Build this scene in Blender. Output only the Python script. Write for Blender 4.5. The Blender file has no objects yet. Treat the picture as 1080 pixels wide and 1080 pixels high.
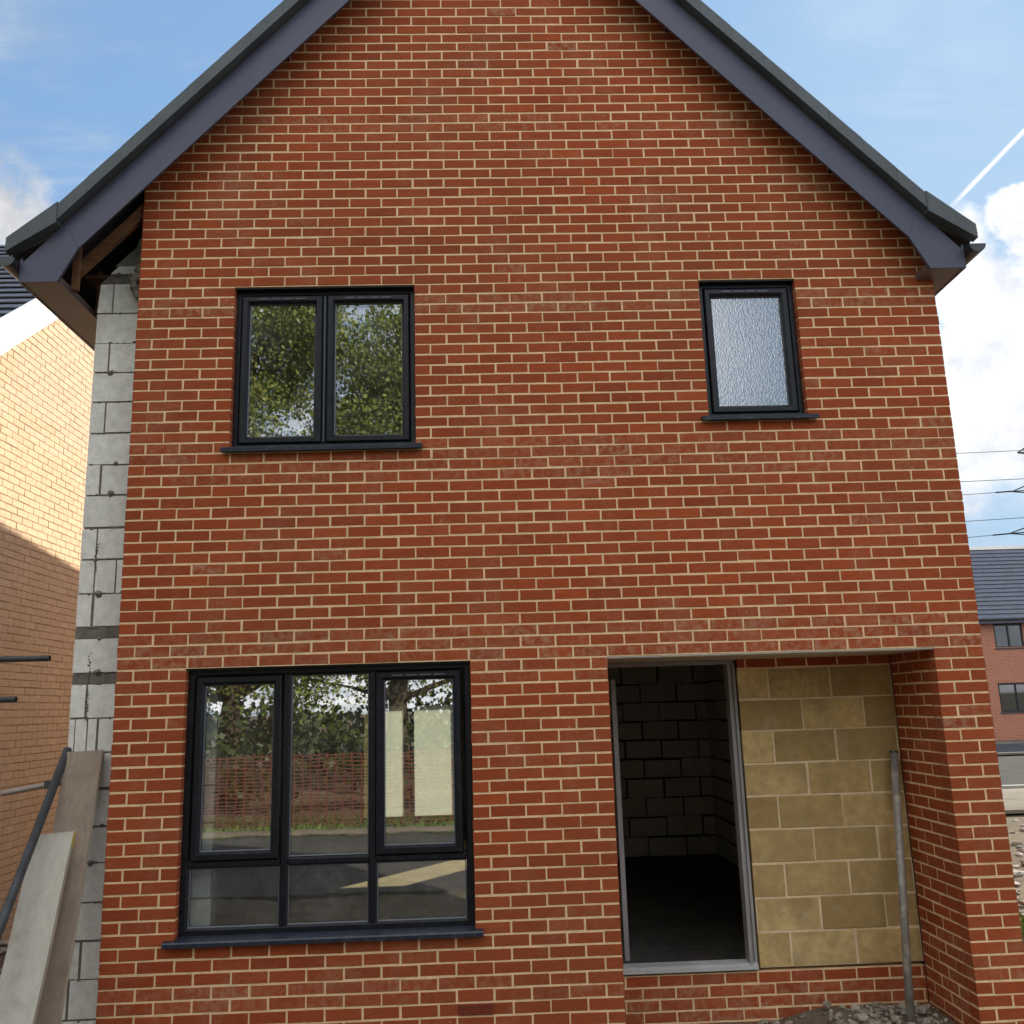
import bpy, bmesh, math, random
from mathutils import Vector, Matrix, noise
random.seed(7)
D = bpy.data
scene = bpy.context.scene
COL = scene.collection
rad = math.radians
rnd = random.random
def ru(a, b): return a + (b - a) * rnd()

# ------------------------------------------------------------------ tagging
def tag(o, label=None, cat=None, group=None, kind=None):
    if label: o['label'] = label
    if cat: o['category'] = cat
    if group: o['group'] = group
    if kind: o['kind'] = kind
    return o
def empty(name, loc=(0, 0, 0), label=None, cat=None, group=None):
    o = D.objects.new(name, None); COL.objects.link(o); o.location = loc
    o.empty_display_size = .2
    return tag(o, label, cat, group)
# ------------------------------------------------------------------ node helpers
class NT:
    def __init__(s, tree): s.t = tree; s.n = tree.nodes; s.l = tree.links
    def new(s, typ, **kw):
        n = s.n.new(typ)
        for k, v in kw.items():
            if k.startswith('i_'):
                key = k[2:]
                n.inputs[int(key) if key.isdigit() else key.replace('_', ' ')].default_value = v
            else: setattr(n, k, v)
        return n
    def link(s, a, b): s.l.new(a, b)
    def setin(s, sock, v):
        if isinstance(v, (int, float, tuple, list)): sock.default_value = v
        else: s.l.new(v, sock)
    def math(s, op, a, b=None, c=None, clamp=False):
        n = s.n.new('ShaderNodeMath'); n.operation = op; n.use_clamp = clamp
        for i, v in enumerate((a, b, c)):
            if v is not None: s.setin(n.inputs[i], v)
        return n.outputs[0]
    def noise(s, vec, scale, detail=4, rough=.55, dist=0):
        n = s.n.new('ShaderNodeTexNoise'); n.inputs['Scale'].default_value = scale
        n.inputs['Detail'].default_value = detail; n.inputs['Roughness'].default_value = rough
        n.inputs['Distortion'].default_value = dist
        if vec is not None: s.l.new(vec, n.inputs['Vector'])
        return n.outputs['Fac']
    def mapr(s, v, a, b, c=0., d=1., smooth=False):
        n = s.n.new('ShaderNodeMapRange'); n.interpolation_type = 'SMOOTHSTEP' if smooth else 'LINEAR'
        s.setin(n.inputs[0], v)
        for i, x in zip((1, 2, 3, 4), (a, b, c, d)): n.inputs[i].default_value = x
        return n.outputs[0]
    def mix(s, fac, a, b, blend='MIX'):
        n = s.n.new('ShaderNodeMix'); n.data_type = 'RGBA'; n.blend_type = blend
        s.setin(n.inputs[0], fac)
        for sock, v in ((n.inputs[6], a), (n.inputs[7], b)):
            if isinstance(v, (tuple, list)) and len(v) == 3: v = (*v, 1)
            s.setin(sock, v)
        return n.outputs[2]
def newmat(name):
    m = D.materials.new(name); m.use_nodes = True; t = NT(m.node_tree); t.n.clear()
    out = t.new('ShaderNodeOutputMaterial'); b = t.new('ShaderNodeBsdfPrincipled')
    t.link(b.outputs[0], out.inputs['Surface'])
    return m, t, b, out
def coord(t, scale=(1, 1, 1)):
    c = t.new('ShaderNodeTexCoord'); mp = t.new('ShaderNodeMapping'); mp.inputs['Scale'].default_value = scale
    t.link(c.outputs['Object'], mp.inputs[0]); return mp.outputs[0]
def bump(t, b, h, strength=.3, dist=.01):
    n = t.new('ShaderNodeBump'); n.inputs['Strength'].default_value = strength; n.inputs['Distance'].default_value = dist
    t.setin(n.inputs['Height'], h); t.link(n.outputs[0], b.inputs['Normal'])
def simple(name, c1, c2=None, rough=.8, sc=8, spec=.4, metal=0, bs=.15, bd=.004, sv=(1, 1, 1), lo=.35, hi=.65, c3=None, sc3=40, f3=.3):
    """two-tone noise material, optional third fine tone"""
    m, t, b, _ = newmat(name)
    v = coord(t, sv)
    n = t.noise(v, sc, 6, .6)
    col = t.mix(t.mapr(n, lo, hi), c1, c2 or tuple(x * .8 for x in c1))
    if c3:
        n3 = t.noise(v, sc3, 3, .6)
        col = t.mix(t.mapr(n3, .5, .72, 0, f3), col, c3)
    t.link(col, b.inputs['Base Color'])
    b.inputs['Roughness'].default_value = rough; b.inputs['Metallic'].default_value = metal
    b.inputs['Specular IOR Level'].default_value = spec
    if bs: bump(t, b, t.noise(v, sc * 6, 5, .65), bs, bd)
    return m
# ------------------------------------------------------------------ mesh helpers
class MB:
    def __init__(s): s.v = []; s.f = []; s.mi = []; s.tint = []; s.ct = (0, 0, 0, 1)
    def face(s, idx, mi=0): s.f.append(idx); s.mi.append(mi); s.tint.append(s.ct)
    def poly(s, pts, mi=0):
        n = len(s.v); s.v += [tuple(p) for p in pts]; s.face(list(range(n, n + len(pts))), mi)
    def hexa(s, p, mi=0, skip=()):
        """p: 8 points, bottom 4 ccw then top 4"""
        n = len(s.v); s.v += [tuple(q) for q in p]
        fs = [(3, 2, 1, 0), (4, 5, 6, 7), (0, 1, 5, 4), (1, 2, 6, 5), (2, 3, 7, 6), (3, 0, 4, 7)]
        for i, f in enumerate(fs):
            if i not in skip: s.face([n + k for k in f], mi)
    def box(s, x0, x1, y0, y1, z0, z1, mi=0, skip=()):
        s.hexa([(x0, y0, z0), (x1, y0, z0), (x1, y1, z0), (x0, y1, z0), (x0, y0, z1), (x1, y0, z1), (x1, y1, z1), (x0, y1, z1)], mi, skip)
    def prism(s, prof, a, b, mi=0, axis='y', cap=True):
        """prof: list of (u,w) ; extruded along axis from a to b. axis y: (u,y,w); axis x: (x,u,w)"""
        P = (lambda u, w, k: (u, k, w)) if axis == 'y' else (lambda u, w, k: (k, u, w))
        n = len(s.v); m = len(prof)
        s.v += [P(u, w, a) for u, w in prof] + [P(u, w, b) for u, w in prof]
        for i in range(m):
            j = (i + 1) % m; s.face([n + i, n + j, n + m + j, n + m + i], mi)
        if cap:
            s.face([n + i for i in range(m)][::-1], mi); s.face([n + m + i for i in range(m)], mi)
    def tube(s, p, q, r, seg=14, r2=None, mi=0, caps=True, hollow=0):
        p = Vector(p); q = Vector(q); d = (q - p).normalized(); r2 = r if r2 is None else r2
        up = Vector((0, 0, 1)) if abs(d.z) < .9 else Vector((1, 0, 0))
        u = d.cross(up).normalized(); w = d.cross(u)
        n = len(s.v)
        for c, rr in ((p, r), (q, r2)):
            for i in range(seg):
                a = 2 * math.pi * i / seg
                s.v.append(tuple(c + (u * math.cos(a) + w * math.sin(a)) * rr))
        for i in range(seg):
            j = (i + 1) % seg; s.face([n + i, n + j, n + seg + j, n + seg + i], mi)
        if hollow:
            for (c, off, dd) in ((p, 0, d), (q, seg, -d)):
                k = len(s.v)
                for dep in (0, .15):
                    for i in range(seg):
                        a = 2 * math.pi * i / seg
                        s.v.append(tuple(c + dd * dep + (u * math.cos(a) + w * math.sin(a)) * r * (1 - hollow)))
                for i in range(seg):
                    j = (i + 1) % seg
                    s.face([n + off + i, n + off + j, k + j, k + i], mi)
                    s.face([k + i, k + j, k + seg + j, k + seg + i], mi)
                s.face([k + seg + i for i in range(seg)], mi)
        elif caps:
            s.face([n + i for i in range(seg)], mi); s.face([n + seg + i for i in range(seg)], mi)
    def ring(s, x0, x1, z0, z1, prof, mi=0):
        """mitred rectangular frame; prof = closed list of (inset, y)"""
        n = len(s.v); m = len(prof)
        for (sx, sz, cx, cz) in ((1, 1, x0, z0), (-1, 1, x1, z0), (-1, -1, x1, z1), (1, -1, x0, z1)):
            for ins, y in prof: s.v.append((cx + sx * ins, y, cz + sz * ins))
        for c in range(4):
            d = (c + 1) % 4
            for i in range(m):
                j = (i + 1) % m
                s.face([n + c * m + i, n + d * m + i, n + d * m + j, n + c * m + j], mi)
    def build(s, name, mats, parent=None, smooth=False, fixn=True, link=True):
        me = D.meshes.new(name); me.from_pydata(s.v, [], s.f)
        for m in (mats if isinstance(mats, (list, tuple)) else [mats]): me.materials.append(m)
        me.polygons.foreach_set('material_index', s.mi)
        at = me.attributes.new('tint', 'FLOAT_COLOR', 'CORNER')
        buf = []
        for f, c in zip(s.f, s.tint): buf += list(c) * len(f)
        at.data.foreach_set('color', buf)
        if smooth: me.polygons.foreach_set('use_smooth', [True] * len(s.f))
        if fixn:
            bm = bmesh.new(); bm.from_mesh(me); bmesh.ops.recalc_face_normals(bm, faces=bm.faces); bm.to_mesh(me); bm.free()
        me.update()
        o = D.objects.new(name, me)
        COL.objects.link(o)
        if parent:
            o.parent = parent
            wl = Vector((0, 0, 0)); p = parent
            while p: wl += p.location; p = p.parent
            o.location = -wl                      # meshes are written in world coordinates
        return o

# ------------------------------------------------------------------ materials
def mat_brick(name, base, dark, light, pale=(.42, .25, .18), bs=.5, dz=22, mixb=.45, smear=0, blotch=0):
    m, t, b, _ = newmat(name)
    at = t.new('ShaderNodeAttribute', attribute_name='tint')
    sp = t.new('ShaderNodeSeparateColor'); t.link(at.outputs['Color'], sp.inputs[0])
    v = coord(t)
    off = t.new('ShaderNodeVectorMath', operation='MULTIPLY_ADD')
    t.link(at.outputs['Color'], off.inputs[0]); off.inputs[1].default_value = (7, 9, 5); t.link(v, off.inputs[2])
    vv = off.outputs[0]
    c = t.mix(sp.outputs[0], dark, light)
    c = t.mix(mixb, c, base)
    drag = t.new('ShaderNodeMapping'); drag.inputs['Scale'].default_value = (3, 3, dz); t.link(vv, drag.inputs[0])
    n1 = t.noise(drag.outputs[0], 5, 5, .65)
    c = t.mix(t.mapr(n1, .35, .7, 0, .45), c, tuple(x * .55 for x in dark))
    n2 = t.noise(vv, 26, 4, .6)
    st = t.math('MULTIPLY', t.mapr(n2, .42, .75, 0, 1), sp.outputs[2])
    n2b = t.noise(v, .9, 4, .6)
    st = t.math('ADD', st, t.math('MULTIPLY', t.mapr(n2b, .55, .8, 0, .25), t.mapr(n2, .35, .7)), clamp=True)
    c = t.mix(st, c, pale)
    if blotch:
        c = t.mix(t.mapr(t.noise(vv, 3.2, 6, .65), .38, .66, 0, .8), c, (.33, .225, .10))
        c = t.mix(t.mapr(t.noise(vv, 9, 6, .7, .4), .56, .72, 0, .6), c, (.42, .36, .26))
    if smear:      # dull batches, cement film and small splashes left by the bricklayers
        big = t.noise(v, .55, 5, .6)
        c = t.mix(t.mapr(big, .42, .62, 0, .30), c, (.20, .070, .028))
        film = t.math('MULTIPLY', t.mapr(t.noise(v, 2.3, 6, .7), .52, .72, 0, .42), t.mapr(t.noise(v, 40, 4, .7), .35, .65))
        c = t.mix(film, c, pale)
        sm = t.new('ShaderNodeMapping'); sm.inputs['Scale'].default_value = (1, 1, .45); t.link(v, sm.inputs[0])
        c = t.mix(t.math('MULTIPLY', t.mapr(t.noise(sm.outputs[0], 55, 3, .8, .5), .66, .72, 0, .8), t.mapr(t.noise(v, 4, 4, .6), .48, .6)), c, (.62, .45, .30))
    n3 = t.noise(vv, 130, 3, .7)
    c = t.mix(t.mapr(n3, .62, .75, 0, .5), c, tuple(x * .4 for x in dark))
    t.link(c, b.inputs['Base Color']); b.inputs['Roughness'].default_value = .88
    b.inputs['Specular IOR Level'].default_value = .25
    h = t.math('ADD', t.math('MULTIPLY', n1, .6), t.noise(vv, 160, 4, .7))
    bump(t, b, h, bs, .003)
    return m
M = {}
M['brick'] = mat_brick('red brick', (.36, .070, .020), (.26, .050, .016), (.45, .090, .024), (.44, .27, .17), mixb=.30, smear=1)
M['mortar'] = simple('pale mortar', (.84, .59, .34), (.66, .455, .26), .95, 9, .1, bs=.5, bd=.003, c3=(.42, .29, .17), sc3=30)
M['buff_brick'] = mat_brick('buff brick', (.78, .54, .37), (.68, .46, .31), (.84, .61, .43), (.8, .62, .46), .4)
M['buff_mortar'] = simple('dark buff mortar', (.32, .19, .12), (.40, .25, .16), .95, 9, .1)
M['aircrete'] = mat_brick('grey aircrete block', (.86, .83, .76), (.76, .735, .67), (.90, .875, .81), (.5, .46, .38), .9, 3)
M['dense'] = simple('dark coursing block', (.13, .12, .105), (.2, .18, .15), .95, 14, .2, bs=.5)
M['gmortar'] = simple('grey mortar', (.15, .135, .115), (.24, .21, .17), .95, 25, .1, bs=.8, bd=.008)
M['tanblock'] = mat_brick('tan concrete block', (.60, .41, .16), (.34, .22, .08), (.78, .56, .26), (.30, .22, .13), 1, 3, mixb=.15, blotch=1)
M['tanmortar'] = simple('tan mortar', (.78, .62, .40), (.58, .45, .28), .95, 5, .1, bs=.6)
M['hallblock'] = mat_brick('hall block', (.80, .74, .68), (.66, .62, .58), (.85, .80, .74), (.4, .38, .34), .4, 3)
M['hallmortar'] = simple('hall mortar', (.05, .045, .04), (.08, .07, .06), .95, 12, .1)
M['farbrick'] = mat_brick('far red brick', (.42, .155, .085), (.35, .12, .07), (.5, .19, .11), bs=.3)
M['farmortar'] = simple('far mortar', (.50, .36, .28), (.42, .3, .24), .95)
M['barge'] = simple('anthracite board', (.056, .060, .098), (.047, .051, .084), .42, 2, .5, bs=.03)
M['soffit'] = simple('soffit board', (.13, .095, .088), (.11, .08, .075), .45, 2, .5, bs=.03)
M['verge'] = simple('slate verge tile', (.085, .10, .105), (.06, .07, .075), .5, 6, .4, bs=.3)
M['slate'] = simple('grey roof tile', (.165, .165, .185), (.13, .132, .15), .5, 3, .5, bs=.25, c3=(.26, .26, .3), sc3=9)
M['gutter'] = simple('black gutter plastic', (.03, .033, .035), (.04, .04, .045), .35, 3, .5, bs=0)
M['upvc'] = simple('anthracite frame', (.0045, .005, .009), (.007, .008, .012), .38, 14, .35, bs=.06, bd=.001, c3=(.05, .05, .055), sc3=30, f3=.2)
M['sill'] = simple('sill cladding', (.014, .020, .036), (.02, .026, .042), .4, 9, .5, bs=.05, bd=.001, c3=(.12, .11, .1), sc3=26, f3=.35)
M['bead'] = simple('light gasket', (.10, .11, .13), None, .35, 8, .5, bs=0)
M['timber'] = simple('sawn timber', (.20, .105, .05), (.13, .065, .035), .85, 4, .2, bs=.3, sv=(1, 1, 8))
M['felt'] = simple('roof membrane', (.05, .045, .045), (.07, .06, .06), .8, 5, .2)
M['white'] = simple('white board', (.80, .80, .79), (.74, .74, .72), .45, 3, .4, bs=.03)
M['plaster'] = simple('plaster wall', (.42, .36, .24), (.36, .31, .2), .9, 2, .2)
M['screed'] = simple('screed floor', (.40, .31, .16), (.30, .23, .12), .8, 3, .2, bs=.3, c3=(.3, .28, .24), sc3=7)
M['screed_dark'] = simple('dark screed', (.085, .075, .065), (.055, .05, .045), .85, 3, .1, bs=.4, c3=(.18, .165, .14), sc3=9)  # darker tone of the screed, left showing in the hall
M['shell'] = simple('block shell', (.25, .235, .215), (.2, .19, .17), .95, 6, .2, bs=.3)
M['lining'] = simple('grey frame lining', (.30, .28, .28), (.22, .205, .2), .6, 10, .4, bs=.2, sv=(1, 1, .2))
M['thresh'] = simple('threshold sill', (.50, .50, .50), (.38, .38, .37), .5, 8, .4, bs=.2)
M['lintel'] = simple('lintel underside', (.62, .52, .40), (.45, .36, .27), .7, 4, .3, bs=.2, sv=(1, 4, 4))
M['foam'] = simple('expanding foam', (.42, .38, .29), (.25, .22, .16), .95, 30, .1, bs=1, bd=.02)
M['galv'] = simple('galvanised tube', (.33, .31, .28), (.22, .20, .17), .55, 12, .5, metal=.2, bs=.5, c3=(.60, .52, .38), sc3=13, f3=.75)
M['dktube'] = simple('dark steel tube', (.075, .08, .082), (.05, .05, .05), .5, 10, .5, metal=.3, bs=.2, c3=(.16, .14, .11), sc3=22)
M['pltube'] = simple('pale tube', (.36, .30, .26), (.25, .2, .17), .6, 10, .4, metal=.2, bs=.2)
M['darkhole'] = simple('dull black', (.015, .014, .013), None, 1, 3, .0, bs=0)
def mat_board(name, a, b_, knot):
    m, t, b, _ = newmat(name)
    v = coord(t, (1, 1, 1))
    mp = t.new('ShaderNodeMapping'); mp.inputs['Scale'].default_value = (14, 6, .8); t.link(v, mp.inputs[0])
    n = t.noise(mp.outputs[0], 3, 6, .65, .6)
    n2 = t.noise(v, 5, 5, .6)
    c = t.mix(t.mapr(n, .3, .7), a, b_)
    c = t.mix(t.mapr(n2, .5, .72, 0, .75), c, knot)
    n3 = t.noise(v, 45, 4, .7)
    c = t.mix(t.mapr(n3, .60, .74, 0, .5), c, tuple(x * .4 for x in knot))
    t.link(c, b.inputs['Base Color']); b.inputs['Roughness'].default_value = .85
    b.inputs['Specular IOR Level'].default_value = .2
    bump(t, b, n, .4, .003); return m
M['board_pale'] = mat_board('weathered pale board', (.52, .475, .395), (.43, .39, .32), (.32, .28, .22))
M['board_brown'] = mat_board('weathered brown board', (.33, .25, .19), (.26, .195, .15), (.18, .13, .10))
M['board_edge'] = simple('sawn board edge', (.50, .44, .34), (.4, .34, .24), .8, 10, .2, sv=(1, 1, .2))
M['yellow'] = simple('yellow end paint', (.55, .43, .07), (.45, .36, .1), .7, 30, .3)
def mat_ground():
    m, t, b, _ = newmat('site earth')
    v = coord(t)
    n = t.noise(v, .6, 7, .65); n2 = t.noise(v, 7, 7, .7); n3 = t.noise(v, 40, 4, .7)
    c = t.mix(t.mapr(n, .35, .65), (.15, .115, .08), (.23, .185, .135))
    c = t.mix(t.mapr(n2, .45, .7, 0, .8), c, (.11, .08, .06))
    c = t.mix(t.mapr(n3, .55, .75, 0, .6), c, (.42, .36, .28))
    t.link(c, b.inputs['Base Color']); b.inputs['Roughness'].default_value = 1; b.inputs['Specular IOR Level'].default_value = .05
    bump(t, b, t.math('ADD', n2, t.math('MULTIPLY', n3, .4)), .9, .05); return m
M['earth'] = mat_ground()
M['asphalt'] = simple('asphalt', (.075, .07, .066), (.055, .052, .05), 1, 1.5, .03, bs=.4, c3=(.13, .12, .11), sc3=60, sv=(1, 1, 1))
M['dusty'] = simple('dusty grey road', (.11, .10, .10), (.08, .075, .07), 1, 1.2, .05, bs=.3, c3=(.16, .15, .14), sc3=30)
M['concrete'] = simple('pale concrete', (.25, .215, .17), (.17, .14, .11), 1, 1, .05, bs=.2)
M['stone'] = mat_brick('rubble stone', (.33, .28, .22), (.12, .10, .08), (.58, .51, .41), (.5, .45, .38), .8)
M['blade'] = simple('grass blade', (.10, .17, .03), (.16, .22, .05), .8, 3, .3, bs=0)
M['bark'] = simple('bark', (.10, .075, .05), (.06, .045, .03), .95, 12, .1, bs=.8, sv=(1, 1, .3))
def mat_leaf(name, a, b_):
    m = D.materials.new(name); m.use_nodes = True; t = NT(m.node_tree); t.n.clear()
    out = t.new('ShaderNodeOutputMaterial')
    at = t.new('ShaderNodeAttribute', attribute_name='tint')
    sp = t.new('ShaderNodeSeparateColor'); t.link(at.outputs['Color'], sp.inputs[0])
    c = t.mix(sp.outputs[0], a, b_)
    d = t.new('ShaderNodeBsdfPrincipled'); t.link(c, d.inputs['Base Color']); d.inputs['Roughness'].default_value = .5
    tr = t.new('ShaderNodeBsdfTranslucent'); t.link(c, tr.inputs[0])
    mx = t.new('ShaderNodeMixShader'); mx.inputs[0].default_value = .35
    t.link(d.outputs[0], mx.inputs[1]); t.link(tr.outputs[0], mx.inputs[2]); t.link(mx.outputs[0], out.inputs[0])
    return m
M['leaf'] = mat_leaf('tree leaf', (.08, .11, .02), (.36, .39, .09))
M['leaf2'] = mat_leaf('hedge leaf', (.025, .045, .01), (.09, .11, .025))
M['mesh_o'] = simple('orange barrier mesh', (.17, .050, .032), (.12, .04, .025), .6, 4, .3, bs=0)
M['steel'] = simple('lattice steel', (.07, .075, .08), (.05, .05, .055), 1, 4, .0, metal=0, bs=0)
M['cable'] = simple('aluminium cable', (.10, .11, .12), None, 1, 4, .0, bs=0)
def mat_glass(name, fac, tint=(.93, .96, .95), rough=0, wob=0):
    m = D.materials.new(name); m.use_nodes = True; t = NT(m.node_tree); t.n.clear()
    out = t.new('ShaderNodeOutputMaterial')
    tr = t.new('ShaderNodeBsdfTransparent'); tr.inputs[0].default_value = (*tint, 1)
    gl = t.new('ShaderNodeBsdfGlossy'); gl.inputs['Roughness'].default_value = rough; gl.inputs[0].default_value = (1, 1, 1, 1)
    lw = t.new('ShaderNodeLayerWeight'); lw.inputs['Blend'].default_value = .5
    f = t.math('MULTIPLY_ADD', t.math('POWER', lw.outputs['Facing'], 5), 1 - fac, fac)
    if wob:
        bn = t.new('ShaderNodeBump'); bn.inputs['Strength'].default_value = wob; bn.inputs['Distance'].default_value = .02
        t.setin(bn.inputs['Height'], t.noise(coord(t), 2.2, 2, .5)); t.link(bn.outputs[0], gl.inputs['Normal'])
    mx = t.new('ShaderNodeMixShader'); t.link(f, mx.inputs[0]); t.link(tr.outputs[0], mx.inputs[1]); t.link(gl.outputs[0], mx.inputs[2])
    # a thin film of building dust
    df = t.new('ShaderNodeBsdfDiffuse'); df.inputs[0].default_value = (.45, .42, .38, 1)
    v = coord(t)
    dn = t.math('MULTIPLY', t.mapr(t.noise(v, 3.5, 6, .7), .40, .75, .02, .17), t.mapr(t.noise(v, 25, 4, .7), .3, .7))
    mx2 = t.new('ShaderNodeMixShader'); t.link(dn, mx2.inputs[0]); t.link(mx.outputs[0], mx2.inputs[1]); t.link(df.outputs[0], mx2.inputs[2])
    t.link(mx2.outputs[0], out.inputs[0]); return m
M['glass'] = mat_glass('window glass', .23, wob=.03)
m = D.materials.new('pale green protective film'); m.use_nodes = True; t = NT(m.node_tree); t.n.clear()
_o = t.new('ShaderNodeOutputMaterial'); _tl = t.new('ShaderNodeBsdfTranslucent'); _tl.inputs[0].default_value = (.56, .56, .50, 1); t.link(_tl.outputs[0], _o.inputs[0]); M['film'] = m
m = D.materials.new('lit wall stand-in film'); m.use_nodes = True; t = NT(m.node_tree); t.n.clear()
_o = t.new('ShaderNodeOutputMaterial'); _tl = t.new('ShaderNodeBsdfTranslucent'); _tl.inputs[0].default_value = (.26, .24, .15, 1); t.link(_tl.outputs[0], _o.inputs[0]); M['film_lit_wall'] = m  # dimmer film, its tone standing in for a lit wall edge
def mat_obscure():
    m = D.materials.new('obscure glass'); m.use_nodes = True; t = NT(m.node_tree); t.n.clear()
    out = t.new('ShaderNodeOutputMaterial')
    v = coord(t, (1, 1, .45))
    vo = t.new('ShaderNodeTexVoronoi', feature='SMOOTH_F1'); vo.inputs['Scale'].default_value = 110; t.link(v, vo.inputs['Vector'])
    h = t.math('ADD', vo.outputs['Distance'], t.math('MULTIPLY', t.noise(v, 60, 3, .6, 1.5), 1.2))
    bn = t.new('ShaderNodeBump'); bn.inputs['Strength'].default_value = .22; bn.inputs['Distance'].default_value = .003; t.setin(bn.inputs['Height'], h)
    gl = t.new('ShaderNodeBsdfGlossy'); gl.inputs['Roughness'].default_value = .06; t.link(bn.outputs[0], gl.inputs['Normal']); gl.inputs[0].default_value = (1, 1, 1, 1)
    df = t.new('ShaderNodeBsdfDiffuse'); df.inputs[0].default_value = (.10, .13, .16, 1); t.link(bn.outputs[0], df.inputs['Normal'])
    mx = t.new('ShaderNodeMixShader'); mx.inputs[0].default_value = .26
    t.link(df.outputs[0], mx.inputs[1]); t.link(gl.outputs[0], mx.inputs[2]); t.link(mx.outputs[0], out.inputs[0]); return m
M['obscure'] = mat_obscure()

# ------------------------------------------------------------------ masonry generator
def masonry(name, mats, parent, u0, u1, z0, ncourse, L=.225, H=.075, J=.0120, plane=('y', 0., -1), holes=(), keep=None,
            half=lambda k: k % 2, depth=.1025, recess=.0022, stain=(), jit=.0012, shift=0., ch=.0018):
    """Courses of bricks laid from z0 upward. plane=(axis, position, outward sign). Bricks are real boxes in front of mortar."""
    ax, pos, sg = plane
    def P(u, d, z):                     # d = distance outward from the face plane
        return (u, pos + sg * d, z) if ax == 'y' else (pos + sg * d, u, z)
    mb = MB()
    def cut(a, b, zc):
        segs = [(a, b)]
        for (ha, hb, za, zb) in holes:
            if za < zc < zb:
                out = []
                for (p, q) in segs:
                    if hb <= p or ha >= q: out.append((p, q))
                    else:
                        if p < ha: out.append((p, ha))
                        if q > hb: out.append((hb, q))
                segs = out
        return segs
    for k in range(ncourse):
        zb = z0 + k * H; zt = zb + H; zc = (zb + zt) / 2
        st = u0 + shift - (L / 2 if half(k) else 0) - L
        i = 0
        while st + i * L < u1:
            a = st + i * L; b = a + L; i += 1
            a2, b2 = max(a, u0), min(b, u1)
            if b2 - a2 < .004: continue
            if keep and not keep((a2 + b2) / 2, zc): continue
            # mortar cell
            mb.ct = (.5, .5, 0, 1)
            for (p, q) in cut(a2, b2, zc):
                pi = p + (.004 if p != a2 or p == u0 else 0); qi = q - (.004 if q != b2 or q == u1 else 0)
                if qi - pi > .003:
                    mb.hexa([P(pi, -recess, zb), P(qi, -recess, zb), P(qi, -depth, zb), P(pi, -depth, zb),
                             P(pi, -recess, zt), P(qi, -recess, zt), P(qi, -depth, zt), P(pi, -depth, zt)], 1)
            sv = 0
            for (s0, s1, w) in stain:
                if s0 <= zc <= s1: sv = w * (rnd() ** .6)
            if rnd() < .015: sv = max(sv, ru(.3, 1))
            mb.ct = (min(1, max(0, random.gauss(.5, .22))), rnd(), sv, 1)
            ba = a + J / 2 if a2 == a else a2; bb = b - J / 2 if b2 == b else b2
            for (p, q) in cut(ba, bb, zc):
                if q - p < .015: continue
                j = [random.gauss(0, jit) for _ in range(6)]
                za, zz = zb + J / 2 + j[0], zt - J / 2 + j[1]; p += j[2]; q += j[3]; f = max(j[4], -.0005); tl = j[5] * .7
                n = len(mb.v)
                mb.v += [P(p, f - ch, za), P(q, f - ch, za + tl), P(q, f - ch, zz + tl), P(p, f - ch, zz),
                         P(p + ch, f, za + ch), P(q - ch, f, za + ch + tl), P(q - ch, f, zz - ch + tl), P(p + ch, f, zz - ch),
                         P(p, -depth, za), P(q, -depth, za), P(q, -depth, zz), P(p, -depth, zz)]
                mb.face([n + 4, n + 5, n + 6, n + 7], 0)
                for x, y in ((0, 1), (1, 2), (2, 3), (3, 0)):
                    mb.face([n + x, n + y, n + 4 + y, n + 4 + x], 0)
                    mb.face([n + 8 + x, n + 8 + y, n + y, n + x], 0)
                mb.face([n + 8, n + 9, n + 10, n + 11], 0)
    return mb.build(name, mats, parent)

B = .225; C = .075
ZT = lambda j: (93 - j) * C             # bed joint j -> height
CX = 2.52                               # ridge line of the house
DEP = 7.80                              # depth of the house
def zl(dx): return 7.995 - 1.07 * dx    # lower edge of the barge board
def zt(dx): return 8.288 - 1.07 * dx    # upper edge of the barge board
def zr(dx): return 8.43 - 1.07 * dx     # top of the verge tiles

# =================================================================== THE HOUSE
house = empty('brick_house', (CX, 0, -.3), 'unfinished red brick gabled house with dark window frames and open porch, filling the view', 'house')
win = {'low': (.445, 2.255, ZT(87), ZT(65) - .005), 'ul': (.670, 1.9175, ZT(46), ZT(30) - .005), 'ur': (3.9325, 4.6175, ZT(44) - .002, ZT(30) - .005)}
porch = (3.145, 5.2925, -1, ZT(65) - .005)
NC = 112; Z0 = ZT(97)
stn = ((ZT(49), ZT(45), .55), (ZT(65), ZT(62), .8), (ZT(14), ZT(12), .5), (ZT(33), ZT(31), .8), (ZT(92), ZT(90), .6), (ZT(67), ZT(65), .35))
front = masonry('front_wall', [M['brick'], M['mortar']], house, .005, 25 * B - .005, Z0, NC + 4, holes=[win['low'], win['ul'], win['ur'], porch],
        keep=lambda u, z: z < zl(abs(u - CX)) + .30, half=lambda k: (97 - k - 1) % 2, stain=stn, shift=-.005)
# airbrick (J92-J93, bricks 9.5..10.5 -> x 2.26..2.48)
mb = MB()
ax0, ax1, az0, az1 = 10.5 * B - .22, 10.5 * B - .005, ZT(93) + .006, ZT(92) - .006
mb.box(ax0, ax1, -.004, .02, az0, az1)
for i in range(6):
    z = az0 + .006 + i * .0095; mb.box(ax0 + .008, ax1 - .008, -.009, -.004, z, z + .0045)
mb.build('air_vent', simple('terracotta vent', (.24, .055, .03), (.17, .04, .025), .8, 9, .2), house)
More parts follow.
